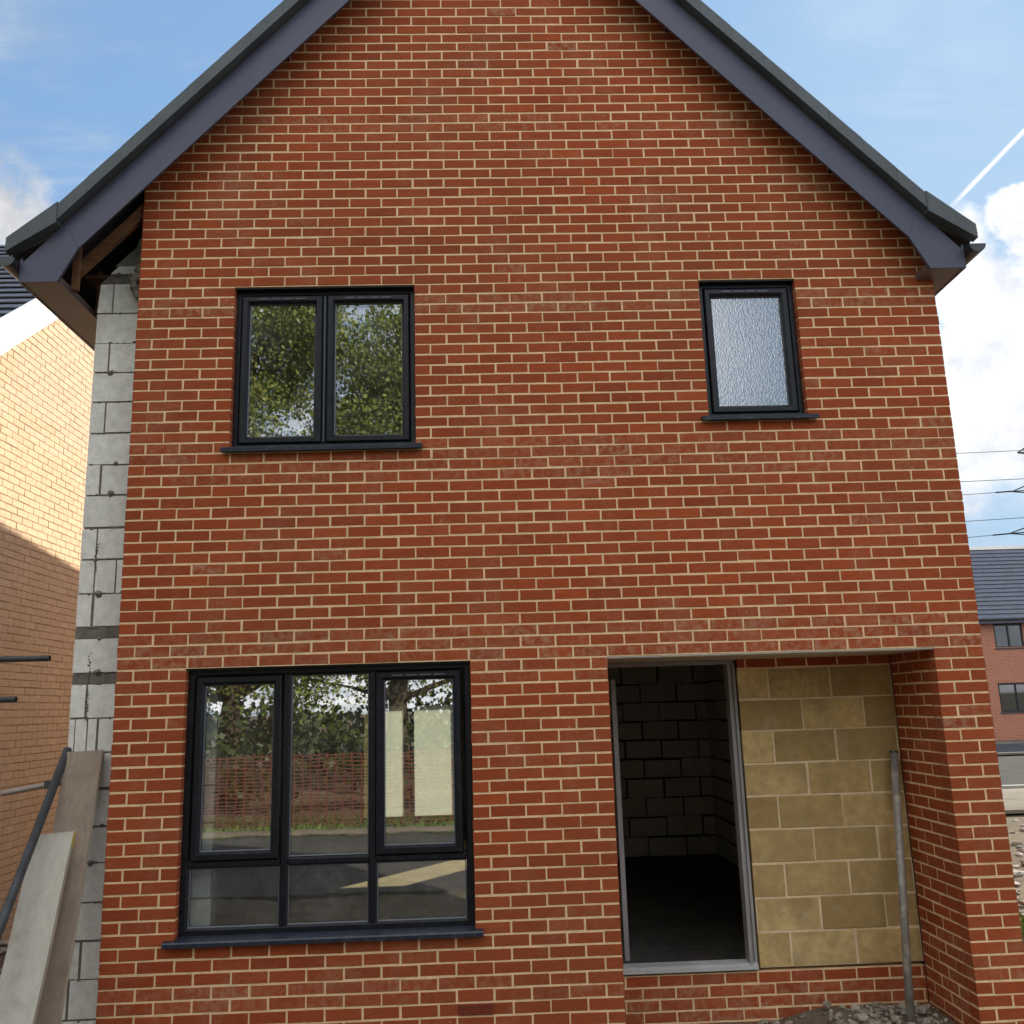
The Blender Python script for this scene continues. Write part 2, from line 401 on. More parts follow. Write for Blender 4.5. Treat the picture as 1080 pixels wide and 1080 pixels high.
# porch : recessed brick plinth, block panel, soldier strip, reveal
REC = .68
masonry('porch_plinth', [M['brick'], M['mortar']], house, 3.0, 5.2925, ZT(98), 5, plane=('y', REC, -1), half=lambda k: k % 2, shift=.02, stain=((-.4, -.1, .7),))
masonry('porch_head_course', [M['brick'], M['mortar']], house, 4.17, 5.2925, 2.021, 1, plane=('y', REC, -1), shift=.06)
tanw = masonry('block_panel', [M['tanblock'], M['tanmortar']], house, 4.165, 5.2925, .0205, 9, L=.45, H=.2222, J=.012, plane=('y', REC + .004, -1),
        half=lambda k: (k + 1) % 2, recess=.003, jit=.002, shift=.0, ch=.004)
masonry('porch_reveal', [M['brick'], M['mortar']], house, .1125, REC + .0, Z0 - .15, 34, plane=('x', 5.2925 + .0, -1), half=lambda k: (k + 1) % 2, shift=-.1125,
        stain=((-.4, .3, .5),))
masonry('side_wall', [M['brick'], M['mortar']], house, .103, DEP, Z0, 70, plane=('x', 25 * B - .005, 1), holes=[(2.25, 3.15, 1.05, 2.10)], half=lambda k: (k + 1) % 2)
# inner face of the pier under the lintel, left reveal of the porch
masonry('porch_reveal', [M['brick'], M['mortar']], house, .103, REC, Z0 - .15, 34, plane=('x', 3.145, 1), half=lambda k: (k + 1) % 2, shift=-.1125)
mb = MB(); mb.box(3.145, 5.2925, .006, REC + .1, ZT(65) - .014, ZT(65) + .06); mb.build('lintel', M['lintel'], house)
mb = MB(); mb.box(3.13, 5.30, -.0015, .004, ZT(65) - .009, ZT(65) - .0055); mb.build('lintel_flange', M['thresh'], house)
# door frame (just the lining, no door hung yet)
df = empty('door_frame'); df.parent = house; df.location = (0, 0, 0)
D.objects.remove(df)
mb = MB()
mb.box(4.095, 4.115, REC - .012, REC + .09, .045, 2.055); mb.box(4.115, 4.132, REC + .008, REC + .09, .045, 2.055); mb.box(4.132, 4.150, REC - .004, REC + .09, .02, 2.055)
mb.box(3.13, 3.15, REC + .02, REC + .09, .045, 2.055)
mb.box(3.13, 4.15, REC + .01, REC + .09, 2.055, 2.083)
lin = mb.build('door_lining', M['lining'], house)
mb = MB(); mb.box(3.13, 4.15, REC - .022, REC + .10, .018, .040); mb.box(3.13, 4.15, REC - .008, REC + .10, .040, .056)
mb.build('threshold', M['thresh'], house)
# hall walls seen through the open doorway
masonry('hall_wall', [M['hallblock'], M['hallmortar']], house, 2.9, 5.18, 0, 11, L=.45, H=.225, J=.018, plane=('y', 5.5, -1), jit=.004, ch=.006, recess=.01)
masonry('hall_wall', [M['hallblock'], M['hallmortar']], house, REC + .1, 5.6, 0, 11, L=.45, H=.225, J=.018, plane=('x', 5.06, -1), holes=[(2.25, 3.15, 1.05, 2.10)], jit=.004, ch=.006, recess=.01)
masonry('hall_wall', [M['hallblock'], M['hallmortar']], house, REC + .35, 4.4, 0, 11, L=.45, H=.225, J=.018, plane=('x', 3.20, 1), jit=.004, ch=.006, recess=.01, depth=.1)
mb = MB(); mb.box(3.272, 3.305, .84, .90, .0561, 1.97); mb.build('hall_door_lining', M['lining'], house)
# left quoin of aircrete blocks standing beyond the unfinished brick skin
zc = [-.45, -.22, .009, .238, .457, .681, .916, 1.133, 1.364, 1.595, 1.809, 2.03, 2.098, 2.327, 2.403, 2.622, 2.855, 3.071, 3.302, 3.517, 3.742, 3.967, 4.188, 4.408, 4.636, 4.866, 4.933, 5.179, 5.40, 5.62]
mb = MB()
def xl(z): return max(-.357, CX - (7.93 - z) / 1.07)
k = 0
for a, b in zip(zc, zc[1:]):
    thin = b - a < .1
    mb.ct = (.5, .5, 0, 1)
    xa, xb = xl(a) , xl(b)
    mb.hexa([(xa + .006, .206, a), (.6, .206, a), (.6, .30, a), (xa + .006, .30, a), (xb + .006, .206, b), (.6, .206, b), (.6, .30, b), (xb + .006, .30, b)], 1)
    if thin: cuts = [-.36, -.14, .3, .6]; mi = 2
    else:
        cuts = [-.36, -.253, .19, .6] if k % 2 == 0 else [-.36, .08, .6]; mi = 0; k += 1
        if abs(a - 1.595) < .01: cuts = [-.36, -.318, -.238, -.17, .19, .6]
        if abs(a - 2.622) < .01: cuts = [-.36, -.253, -.115, .3, .6]
        if abs(a - .238) < .01: cuts = [-.36, -.19, .1, .6]
    g = .003 if not thin else .001
    for p, q in zip(cuts, cuts[1:]):
        gl, gr = g + abs(random.gauss(0, .003)), g + abs(random.gauss(0, .005))
        p0, p1 = max(p, xl(a)) + (gl if p > -.35 else 0), max(p, xl(b)) + (gl if p > -.35 else 0); q0 = q - gr
        zb, zz = a + g + abs(random.gauss(0, .004)), b - g - abs(random.gauss(0, .002))
        if q0 - p0 < .01: continue
        y = .2 + random.gauss(0, .002) + (.0 if not thin else .003)
        p1 = min(p1, q0 - .005)
        mb.ct = (rnd(), rnd(), ru(0, .5), 1)
        mb.hexa([(p0, y, zb), (q0, y, zb + random.gauss(0, .001)), (q0, .30, zb), (p0, .30, zb), (p1, y, zz), (q0, y, zz + random.gauss(0, .001)), (q0, .30, zz), (p1, .30, zz)], mi)
# squeezed-out mortar, in lumps along the joints and against the brick edge
def snot(x, y, z, r):
    mb.ct = (.5, .5, 0, 1); n = len(mb.v); K = 7
    ring_ = [(x + r * ru(.7, 1.3) * math.cos(6.283 * i / K), y - ru(0, .002), z + r * ru(.5, 1.1) * math.sin(6.283 * i / K)) for i in range(K)]
    mb.v += ring_ + [(x + r * .2, y - r * .7, z)]
    for i in range(K): mb.face([n + i, n + (i + 1) % K, n + K], 1)
for a, b in zip(zc, zc[1:]):
    for q in range(7): snot(ru(xl(a) + .02, .0), .2, a + random.gauss(0, .003), ru(.004, .011))
    if rnd() < .6: snot(ru(xl(a) + .05, -.03), .199, a + ru(-.006, .01), ru(.014, .03))
for q in range(60): snot(ru(-.03, .0), ru(.10, .2), ru(0, 4.9), ru(.006, .016))
for z in (.45, 1.8, 2.05, 2.78): 
    for q in range(10): snot(-.25 + random.gauss(0, .004), .199, z + q * .02, ru(.005, .012))
mb.build('block_quoin', [M['aircrete'], M['gmortar'], M['dense']], house)
masonry('block_side_wall', [M['aircrete'], M['gmortar']], house, .301, DEP, -.45, 24, L=.45, H=.225, J=.010, plane=('x', -.357, -1), jit=.002, ch=.003, half=lambda k: (k + 1) % 2)
# mineral wool / foam strip squeezed between brick and block high on the left
mb = MB()
pts = []
N = 26
for i in range(N):
    z = 5.17 - i * .018
    pts.append((-.045 + .012 * math.sin(i * 1.3) + random.gauss(0, .004) - (.035 if 16 < i < 22 else 0), .135, z, .026 + random.gauss(0, .004) + (.012 if 15 < i < 22 else 0)))
for (x, y, z, r), (x2, y2, z2, r2) in zip(pts, pts[1:]): mb.tube((x, y, z), (x2, y2, z2), r, 9, r2, caps=False)
mb.build('cavity_insulation', M['foam'], house, smooth=True)
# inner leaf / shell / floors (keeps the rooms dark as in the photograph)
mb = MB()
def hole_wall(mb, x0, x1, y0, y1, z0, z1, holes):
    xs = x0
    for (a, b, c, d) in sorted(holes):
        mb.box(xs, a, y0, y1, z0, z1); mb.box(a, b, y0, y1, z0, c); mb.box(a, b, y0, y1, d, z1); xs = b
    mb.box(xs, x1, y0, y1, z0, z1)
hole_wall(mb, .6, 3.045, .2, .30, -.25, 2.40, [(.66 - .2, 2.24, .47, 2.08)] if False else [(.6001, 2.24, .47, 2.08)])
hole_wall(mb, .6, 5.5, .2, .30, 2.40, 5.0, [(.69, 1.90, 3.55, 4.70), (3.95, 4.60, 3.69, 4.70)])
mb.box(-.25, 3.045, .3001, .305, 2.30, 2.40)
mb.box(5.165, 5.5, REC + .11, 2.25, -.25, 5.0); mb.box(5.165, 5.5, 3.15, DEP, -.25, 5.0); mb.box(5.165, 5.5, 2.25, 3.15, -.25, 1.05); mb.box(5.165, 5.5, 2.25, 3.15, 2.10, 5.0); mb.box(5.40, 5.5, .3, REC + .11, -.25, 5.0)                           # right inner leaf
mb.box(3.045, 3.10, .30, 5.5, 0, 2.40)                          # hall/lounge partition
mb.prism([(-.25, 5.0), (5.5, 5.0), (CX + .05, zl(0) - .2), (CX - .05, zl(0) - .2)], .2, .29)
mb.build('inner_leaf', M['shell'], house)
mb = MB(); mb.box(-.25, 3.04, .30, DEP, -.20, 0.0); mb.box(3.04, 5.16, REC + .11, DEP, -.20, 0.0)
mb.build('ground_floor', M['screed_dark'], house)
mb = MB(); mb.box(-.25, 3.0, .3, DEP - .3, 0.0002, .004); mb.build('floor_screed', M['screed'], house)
mb = MB(); mb.box(-.25, 5.16, .31, DEP, 2.40, 2.58); mb.box(-.25, 5.16, .30, DEP, 4.95, 5.05); mb.box(3.1, 5.16, .31, REC + .1, 2.16, 2.40)
mb.build('upper_floor', M['plaster'], house)
mb = MB(); mb.box(-.255, -.24, .3, DEP, 0, 2.4); mb.box(3.04, 3.0449, .3, 5.5, 0, 2.4); mb.box(-.25, 3.04, 8.0, 8.1, 0, 2.4) if False else None
mb.build('plaster_lining', M['plaster'], house)
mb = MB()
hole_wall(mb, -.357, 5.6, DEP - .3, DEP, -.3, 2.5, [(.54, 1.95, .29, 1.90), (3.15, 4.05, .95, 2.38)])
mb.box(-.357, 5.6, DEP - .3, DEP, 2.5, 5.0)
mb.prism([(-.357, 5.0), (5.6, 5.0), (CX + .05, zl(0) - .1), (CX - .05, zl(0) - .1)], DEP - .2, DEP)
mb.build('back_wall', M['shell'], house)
# patio door at the rear
pdm = MB(); YB = DEP - .2
pdm.ring(.54, 1.95, .29, 1.90, [(0, YB), (.04, YB), (.04, YB + .07), (0, YB + .07)])
pdm.box(.80, .88, YB + .005, YB + .065, .33, 1.86); pdm.box(1.156, 1.30, YB + .005, YB + .065, .33, 1.86)
pd = pdm.build('rear_window', M['upvc'], house)
mb = MB(); mb.box(.88, 1.156, YB + .025, YB + .03, .33, 1.86); mb.build('pane', M['film'], pd)
mb = MB(); mb.box(1.30, 1.91, YB + .025, YB + .03, .33, 1.86); mb.build('pane', M['film'], pd)
mb = MB(); mb.box(.58, .80, YB + .025, YB + .03, .33, 1.86); mb.build('pane', M['film_lit_wall'], pd)  # added pane standing in for the pale lit edge of a wall

mb = MB()
for (a, b, c, d) in ((2.25, 2.30, 1.05, 2.10), (3.10, 3.15, 1.05, 2.10), (2.30, 3.10, 1.05, 1.10), (2.30, 3.10, 2.05, 2.10)): mb.box(5.50, 5.56, a, b, c, d)
sw = mb.build('hall_fill_window', M['upvc'], house)  # added window, unseen; its sunlit film brightens the hall
mb = MB(); mb.box(5.52, 5.525, 2.30, 3.10, 1.10, 2.05); mb.build('pane', M['film'], sw)
# ---- windows
PF = lambda w, yf, yb, c=.012: [(0, yf + .0), (w - c, yf), (w, yf + c), (w, yb), (0, yb)]
def rail(mb, x0, x1, z0, z1, yf, yb, c=.010):
    vertical = (z1 - z0) > (x1 - x0)
    if vertical: prof = [(x0, yb), (x0, yf + c), (x0 + c, yf), (x1 - c, yf), (x1, yf + c), (x1, yb)]; n = len(prof)
    else: prof = [(z0, yb), (z0, yf + c), (z0 + c, yf), (z1 - c, yf), (z1, yf + c), (z1, yb)]; n = len(prof)
    k = len(mb.v)
    if vertical: mb.v += [(u, y, z0) for u, y in prof] + [(u, y, z1) for u, y in prof]
    else: mb.v += [(x0, y, w) for w, y in prof] + [(x1, y, w) for w, y in prof]
    for i in range(n):
        j = (i + 1) % n; mb.face([k + i, k + j, k + n + j, k + n + i])
    mb.face([k + i for i in range(n)]); mb.face([k + n + i for i in range(n)])
YF = .045
def window(label, fx0, fx1, fz0, fz1, fw, rails, sashes, panes, sill, glass='glass'):
    mb = MB(); mb.ring(fx0, fx1, fz0, fz1, PF(fw, YF + .012, YF + .085))
    for r in rails: rail(mb, *r, YF + .014, YF + .084)
    w = mb.build('window', M['upvc'], house); w['label'] = label
    for (a, b, c, d) in sashes:
        mb = MB(); mb.ring(a, b, c, d, [(0, YF + .08), (0, YF + .006), (.006, YF), (.036, YF), (.050, YF + .016), (.052, YF + .05), (.052, YF + .08)])
        s = mb.build('sash', M['upvc'], w)
    for p in panes:
        a, b, c, d = p[:4]
        mb = MB(); mb.box(a - .006, b + .006, YF + .040, YF + .064, c - .006, d + .006); mb.build('pane', M[glass], w)
        mb = MB(); mb.ring(a - .005, b + .005, c - .005, d + .005, [(0, YF + .03), (.006, YF + .033), (.006, YF + .042), (0, YF + .042)])
        mb.build('glazing_gasket', M['bead'], w)
    mb = MB(); mb.box(fx0 - .0015, fx1 + .0015, .012, YF + .02, fz1 - .004, fz1 + .0025); mb.build('head_trim', M['upvc'], w)
    x0, x1, z0, z1 = sill
    mb = MB(); mb.prism([(-.050, z0), (-.044, z0 - .004), (-.040, z0 + .004), (.005, z0 + .008), (YF + .09, z0 + .008), (YF + .09, z1 + .006), (YF + .01, z1 + .004), (-.046, z1 - .008), (-.052, z1 - .016)], x0, x1, axis='x')
    mb.build('sill', M['sill'], w)
    return w
wl = window('large six-pane dark framed window beside the porch', .4475, 2.2525, .490, 2.0925, .045,
       [(1.050, 1.102, .53, 2.05), (1.598, 1.650, .53, 2.05), (.490, 1.051, .880, .926), (1.101, 1.599, .880, .926), (1.649, 2.21, .880, .926)],
       [(.500, 1.042, .925, 2.046), (1.646, 2.192, .925, 2.046)],
       [(.556, .986, .980, 1.990), (1.108, 1.592, .936, 2.034), (1.702, 2.136, .980, 1.990), (.500, 1.044, .540, .874), (1.108, 1.592, .540, .874), (1.656, 2.200, .540, .874)],
       (.385, 2.305, .452, .490))
wu = window('upper two-light dark framed window', .6725, 1.915, 3.563, 4.7175, .042, [(1.266, 1.308, 3.60, 4.68)],
       [(.712, 1.268, 3.602, 4.676), (1.306, 1.876, 3.602, 4.676)],
       [(.766, 1.214, 3.656, 4.622), (1.360, 1.822, 3.656, 4.622)], (.625, 1.965, 3.520, 3.560))
wr = window('small upper window with blue obscure glass', 3.935, 4.615, 3.713, 4.7175, .042, [], [(3.976, 4.574, 3.752, 4.676)],
       [(4.030, 4.520, 3.806, 4.622)], (3.875, 4.675, 3.672, 3.710), 'obscure')
mb = MB()
mb.box(1.284, 1.290, YF + .008, YF + .013, 3.61, 4.67); mb.build('astragal_seal', M['bead'], wu)
for w, spans in ((wu, [(.82, 1.16), (1.42, 1.76)]), (wr, [(4.09, 4.44)]), (wl, [(1.74, 2.10)])):
    for a, b in spans:
        z = 4.652 if w is not wl else 2.022
        mb = MB(); n = 4
        for i in range(n):
            p = a + (b - a) * i / n; mb.box(p + .008, p + (b - a) / n - .008, YF - .005, YF + .004, z - .005, z + .004)
        mb.build('trickle_vent', M['bead'], w)

# ---- roof
def tiles(mb, x_of, zt_of, n, y0, y1, sx, gauge=.30):
    """courses of flat tiles; x_of(s), z_of(s) give position down the slope"""
    for i in range(n):
        s0 = i * gauge; s1 = (i + 1) * gauge + .05
        (xa, za), (xb, zb) = x_of(s0), x_of(s1)
        off = .028; nx, nz = sx
        mb.hexa([(xa, y0, za), (xa, y1, za), (xb + nx * off, y1, zb + nz * off), (xb + nx * off, y0, zb + nz * off),
                 (xa + nx * .014, y0, za + nz * .014), (xa + nx * .014, y1, za + nz * .014), (xb + nx * (off + .014), y1, zb + nz * (off + .014)), (xb + nx * (off + .014), y0, zb + nz * (off + .014))])
KX = 3.02; EX = 3.30                  # kick starts / eave end (distance from ridge)
def ztop(dx): return zr(dx) if dx <= KX else zr(KX) - .75 * (dx - KX)
roof_mb = MB()
for s in (-1, 1):
    th = .10
    prof = [(CX, zr(0)), (CX + s * KX, zr(KX)), (CX + s * EX, ztop(EX)), (CX + s * EX, ztop(EX) - .06), (CX + s * KX, zr(KX) - th - .02), (CX, zr(0) - th)]
    prof = [(x, z - .045) for x, z in prof]
    roof_mb.prism(prof, -.19, DEP + .19)
roof = roof_mb.build('roof', M['felt'], house)
mb = MB()
c = math.atan(1.07)
for s in (-1, 1):
    Ls = KX / math.cos(c); n = int(Ls / .3)
    tiles(mb, lambda t: (CX + s * t * math.cos(c), zr(0) - .045 - t * math.sin(c)), None, n, -.20, DEP + .20, (s * math.sin(c), math.cos(c)), Ls / n)
    c2 = math.atan(.75); x0 = KX
    tiles(mb, lambda t: (CX + s * (x0 + t * math.cos(c2)), zr(KX) - .045 - t * math.sin(c2)), None, 1, -.20, DEP + .20, (s * math.sin(c2), math.cos(c2)), .34)
mb.prism([(CX - .14, zr(.14) + .03), (CX, zr(0) + .05), (CX + .14, zr(.14) + .03), (CX + .14, zr(.14)), (CX, zr(0) + .02), (CX - .14, zr(.14))], -.24, DEP + .24)
mb.build('roof_tiles', M['slate'], roof)
for s in (-1, 1):
    for (ya, yb) in ((-.262, -.196), (DEP + .196, DEP + .262)):
        mb = MB()
        nu = 14
        for q in range(nu):
            d0, d1 = KX * q / nu, KX * (q + 1) / nu - .0015; e0 = random.gauss(0, .0006); tl = .003
            mb.prism([(CX + s * d0, zr(d0) - tl + e0), (CX + s * d1, zr(d1) + e0), (CX + s * d1, zr(d1) - .118 + e0), (CX + s * d0, zr(d0) - .118 + e0)], ya + e0, yb)
        mb.prism([(CX + s * (KX - .03), zr(KX - .03) + .012), (CX + s * (EX + .01), ztop(EX + .01)), (CX + s * (EX + .012), ztop(EX) - .11), (CX + s * (KX - .03), zr(KX) - .108)], ya - .006, yb)
        mb.build('verge_tiles', M['verge'], roof)
        yb2, ya2 = (-.196, -.178) if ya < 0 else (DEP + .196, DEP + .178)
        mb = MB()
        lk = 2.87; uk = 2.95
        mb.prism([(CX, zt(0)), (CX + s * uk, zt(uk)), (CX + s * lk, zl(lk)), (CX, zl(0))], ya2, yb2)
        mb.build('barge_board', M['barge'], roof)
        mb = MB()
        e = .002 if ya < 0 else -.002
        mb.prism([(CX + s * (uk - .003), zt(uk) + .002), (CX + s * 3.225, 4.825), (CX + s * 3.225, 4.690), (CX + s * 2.985, 4.690), (CX + s * (lk - .006), zl(lk))], ya2, yb2 - e * 2)
        mb.build('barge_foot', M['barge'], roof)
        mb = MB()    # soffit board under the verge overhang
        a, b = (-.178, 0.003) if ya < 0 else (DEP - .002, DEP + .178)
        if ya < 0:
            mb.prism([(CX, zl(0) + .262), (CX + s * 2.87, zl(2.87) + .262), (CX + s * 2.87, zl(2.87) + .25), (CX, zl(0) + .25)], a, b - .006)
            mb.build('verge_soffit', M['barge'], roof)
    # eaves box
    mb = MB(); x0, x1 = sorted((CX + s * 2.975, CX + s * 3.222)); mb.box(x0, x1, -.176, DEP + .176, 4.692, 4.704)
    mb.box(*sorted((CX + s * 2.975, CX + s * 2.985)), -.176, DEP + .17, 4.705, 4.740)
    mb.build('soffit', M['soffit'], roof)
    mb = MB(); mb.box(*sorted((CX + s * 3.223, CX + s * 3.240)), -.198, DEP + .198, 4.688, 4.86); mb.build('fascia', M['barge'], roof)
    # half round gutter
    mb = MB(); gx = CX + s * 3.302; gz = 4.835; n = 12; r0, r1 = .058, .053
    prof = [(gx + r0 * math.cos(math.pi + math.pi * i / n), gz + r0 * math.sin(math.pi + math.pi * i / n) * 1.05) for i in range(n + 1)]
    prof += [(gx + r1 * math.cos(-math.pi * i / n), gz + r1 * math.sin(-math.pi * i / n) * 1.05) for i in range(n + 1)]
    mb.prism(prof, -.262, DEP + .24)
    mb.prism(prof[:n + 1], -.266, -.258)
    for yy in [.3 + 1.0 * i for i in range(10)]:
        br = [(gx + .064 * math.cos(math.pi + math.pi * i / n), gz + .064 * math.sin(math.pi + math.pi * i / n) * 1.05) for i in range(n + 1)]
        mb.prism(br, yy, yy + .03)
    mb.build('gutter', M['gutter'], roof)
    for y in ([.02, .42, 1.02, 1.62, 2.2, 2.8] if s < 0 else [.42]):
        mb = MB(); mb.prism([(CX + s * 2.3, zl(2.3) + .10), (CX + s * 2.96, zl(2.96) + .10), (CX + s * 2.96, zl(2.96) - .0), (CX + s * 2.3, zl(2.3) - .02)], y, y + .045)
        mb.box(*sorted((CX + s * 2.93, CX + s * 2.97)), y - .045, y, 4.72, 5.05)
        mb.build('rafter', M['timber'], roof)
mb = MB(); mb.box(-.50, -.30, .302, DEP, 4.96, 4.985); mb.build('wall_plate', M['timber'], roof)

# =================================================================== THINGS LEANING ON THE HOUSE
def board(name, label, top, bot, width, th, mat, edge=True, endpaint=None, tx=(1, .02, 0)):
    """scaffold board from bottom-centre to top-centre"""
    top, bot = Vector(top), Vector(bot); d = (top - bot).normalized(); r = Vector(tx); r = (r - d * r.dot(d)).normalized(); nrm = d.cross(r).normalized()
    if nrm.y > 0: nrm = -nrm
    o = empty(name, tuple(bot), label, 'plank')
    mb = MB()
    N = 10; L = (top - bot).length
    ps = []
    for i in range(N + 1):
        c = bot + d * L * i / N + nrm * (.006 * math.sin(i * .9))
        w = width / 2
        ps.append([c - r * w - nrm * th / 2, c + r * w - nrm * th / 2, c + r * w + nrm * th / 2, c - r * w + nrm * th / 2])
    for a, b in zip(ps, ps[1:]):
        n = len(mb.v); mb.v += [tuple(p) for p in a + b]
        for i in range(4):
            j = (i + 1) % 4; mb.face([n + i, n + j, n + 4 + j, n + 4 + i], 1 if i in (1, 3) else 0)
    mb.poly(ps[0], 1); mb.poly(ps[-1], 1)
    bd = mb.build('board_face', [M[mat], M['board_edge']], o)
    if endpaint:
        mb = MB(); c = top - d * .06
        w = width / 2 + .001
        e = [c + r * w - nrm * (th / 2 + .001), c + r * (w + .001), c + r * w + nrm * (th / 2 + .001)]
        p0 = [top + r * (w - .022) + nrm * (th / 2 + .0015), top + r * w + nrm * (th / 2 + .0015), top + r * w - nrm * th / 2]
        q0 = [x - d * .10 for x in p0]
        mb.poly([p0[0], p0[1], q0[1], q0[0]]); mb.poly([p0[1], p0[2], q0[2], q0[1]])
        mb.build('painted_corner', M['yellow'], o, fixn=False)
    return o
board('scaffold_board', 'tall weathered brown plank leaning on the grey blocks, behind the paler one', (-.214, .150, 1.600), (-.150, -.50, -.30), .224, .036, 'board_brown')
board('scaffold_board', 'shorter pale grey plank with yellow-edged top leaning in front of the brown plank', (-.285, -.045, 1.123), (-.14, -.95, -.31), .228, .036, 'board_pale', endpaint=True)
def tube_thing(name, label, cat, p, q, r, mat, hollow=.18, group=None):
    o = empty(name, tuple(q), label, cat, group)
    mb = MB(); mb.tube(p, q, r, 18, hollow=hollow); mb.build('tube', M[mat], o, smooth=False)
    for pl in o.children[0].data.polygons: pl.use_smooth = True
    return o
tube_thing('metal_tube', 'dark steel tube leaning diagonally up behind the planks at the far left', 'pole', (-.340, .168, 1.62), (-.345, -1.25, -.30), .026, 'dktube')
prop = tube_thing('prop_tube', 'grey galvanised tube leaning in the right corner of the open porch', 'pole', (5.215, .610, 1.405), (4.992, .30, -.26), .0265, 'galv')
mb = MB(); mb.tube((5.2155, .6107, 1.40), (5.217, .613, 1.415), .030, 16); mb.build('end_collar', M['dktube'], prop)
# neighbour's scaffold poking in from the left
sc = empty('scaffold', (-1.95, 1.5, -.3), 'two dark horizontal scaffold tubes poking in from the left edge before the buff wall', 'scaffold')
for (x0, x1, z) in ((-3.3, -1.115, 2.29), (-3.3, -1.355, 1.975)):
    mb = MB(); mb.tube((x0, 1.5, z + .012), (x1, 1.5, z), .0245, 16, hollow=.2); o = mb.build('ledger_tube', M['dktube'], sc)
for x in (-3.1, -2.15):
    mb = MB(); mb.tube((x, 1.56, -.3), (x, 1.56, 3.9), .0245, 14); mb.build('upright_tube', M['galv'], sc) if x < -3 else None
for z in (2.30, 1.985):
    mb = MB(); mb.box(-3.14, -3.06, 1.46, 1.60, z - .04, z + .04); mb.build('coupler', M['dktube'], sc)
t3 = empty('pale_tube', (-.32, .1, 1.38), 'thin pale tube running level behind the dark leaning tube', 'tube')
mb = MB(); mb.tube((-.700, .10, 1.366), (-.30, .125, 1.425), .016, 14, hollow=.25); mb.build('tube', M['pltube'], t3)
mb = MB(); mb.box(-.425, -.385, .06, .14, 1.385, 1.435); mb.build('clip', M['dktube'], t3)

# =================================================================== RUBBLE, GROUND, ROADS
def lump(mb, c, r, rng=.35, flat=.6):
    import itertools
    rot = Matrix.Rotation(ru(0, 6.28), 3, 'Z') @ Matrix.Rotation(ru(0, 6.28), 3, 'X')
    sx, sy, sz = ru(.7, 1.4), ru(.6, 1.1), ru(.35, 1)
    n = len(mb.v)
    t = (1 + 5 ** .5) / 2
    vs = [(-1, t, 0), (1, t, 0), (-1, -t, 0), (1, -t, 0), (0, -1, t), (0, 1, t), (0, -1, -t), (0, 1, -t), (t, 0, -1), (t, 0, 1), (-t, 0, -1), (-t, 0, 1)]
    fs = [(0, 11, 5), (0, 5, 1), (0, 1, 7), (0, 7, 10), (0, 10, 11), (1, 5, 9), (5, 11, 4), (11, 10, 2), (10, 7, 6), (7, 1, 8), (3, 9, 4), (3, 4, 2), (3, 2, 6), (3, 6, 8), (3, 8, 9), (4, 9, 5), (2, 4, 11), (6, 2, 10), (8, 6, 7), (9, 8, 1)]
    mb.ct = (rnd(), rnd(), ru(0, .8), 1)
    for v in vs:
        q = Vector(v).normalized() * r * ru(1 - rng, 1 + rng); q = Vector((q.x * sx, q.y * sy, q.z * sz)); q = rot @ q
        mb.v.append((c[0] + q.x, c[1] + q.y, c[2] + q.z * flat))
    for f in fs: mb.face([n + i for i in f])
def gh(x, y):
    z = -.30
    if -6 < y < 9.8 and -5 < x < 18:
        m = min(1, (9.8 - y) / .8, (y + 6) / 1, (x + 5), (18 - x))
        z += m * (.06 * noise.noise(Vector((x * .9, y * .9, 3))) + .035 * noise.noise(Vector((x * 4, y * 4, 1))))
        if x > 5.7: z += m * .05 * max(0, noise.noise(Vector((x * .5, y * .5, 8))))
    return z
mb = MB()
def lines(a, b, lo, hi, st):
    L = [a, a / 2, a / 5, a / 12]; L += [lo + i * st for i in range(int((hi - lo) / st) + 1)]; L += [b / 10, b / 5, b / 2, b]
    return sorted(set(L))
xs = sorted({-1500, -600, -200, -80, -40, -20, 30, 45, 80, 200, 600, 1500} | {round(-6 + i * .3, 3) for i in range(82)})
ys = sorted({-1500, -600, -200, -80, -40, -20, -10, 15, 30, 45, 80, 200, 600, 1500} | {round(-6.6 + i * .3, 3) for i in range(57)})
for y in ys:
    for x in xs: mb.v.append((x, y, gh(x, y)))
nx = len(xs)
for j in range(len(ys) - 1):
    for i in range(nx - 1):
        a = j * nx + i; mb.face([a, a + 1, a + 1 + nx, a + nx])
g = mb.build('ground', M['earth'], smooth=True, fixn=False); g['kind'] = 'structure'
def sheet(name, x0, x1, y0, y1, z, mat, h=.0, kind='structure'):
    mb = MB(); mb.box(x0, x1, y0, y1, z - .06 - h, z); o = mb.build(name, mat); o['kind'] = kind; return o
sheet('back_road', -80, 120, 14.1, 24.5, -.262, M['asphalt'])
sheet('pavement', -80, 120, 10.3, 13.85, -.20, M['concrete'])
sheet('far_pavement', -80, 120, 24.75, 30.6, -.21, M['dusty'])
o = sheet('kerb', -80, 120, 13.855, 14.095, -.15, simple('kerb stone', (.34, .32, .29), (.28, .265, .24), 1, 4, .05))
o = sheet('far_kerb', -80, 120, 24.505, 24.745, -.16, M['concrete'])
o = sheet('far_path', -80, 120, 30.605, 31.9, -.20, M['concrete'])
sheet('front_road', -60, 60, -10.2, -5.2, -.255, M['dusty'])
sheet('front_kerb', -60, 60, -10.4, -10.2, -.16, M['concrete'])
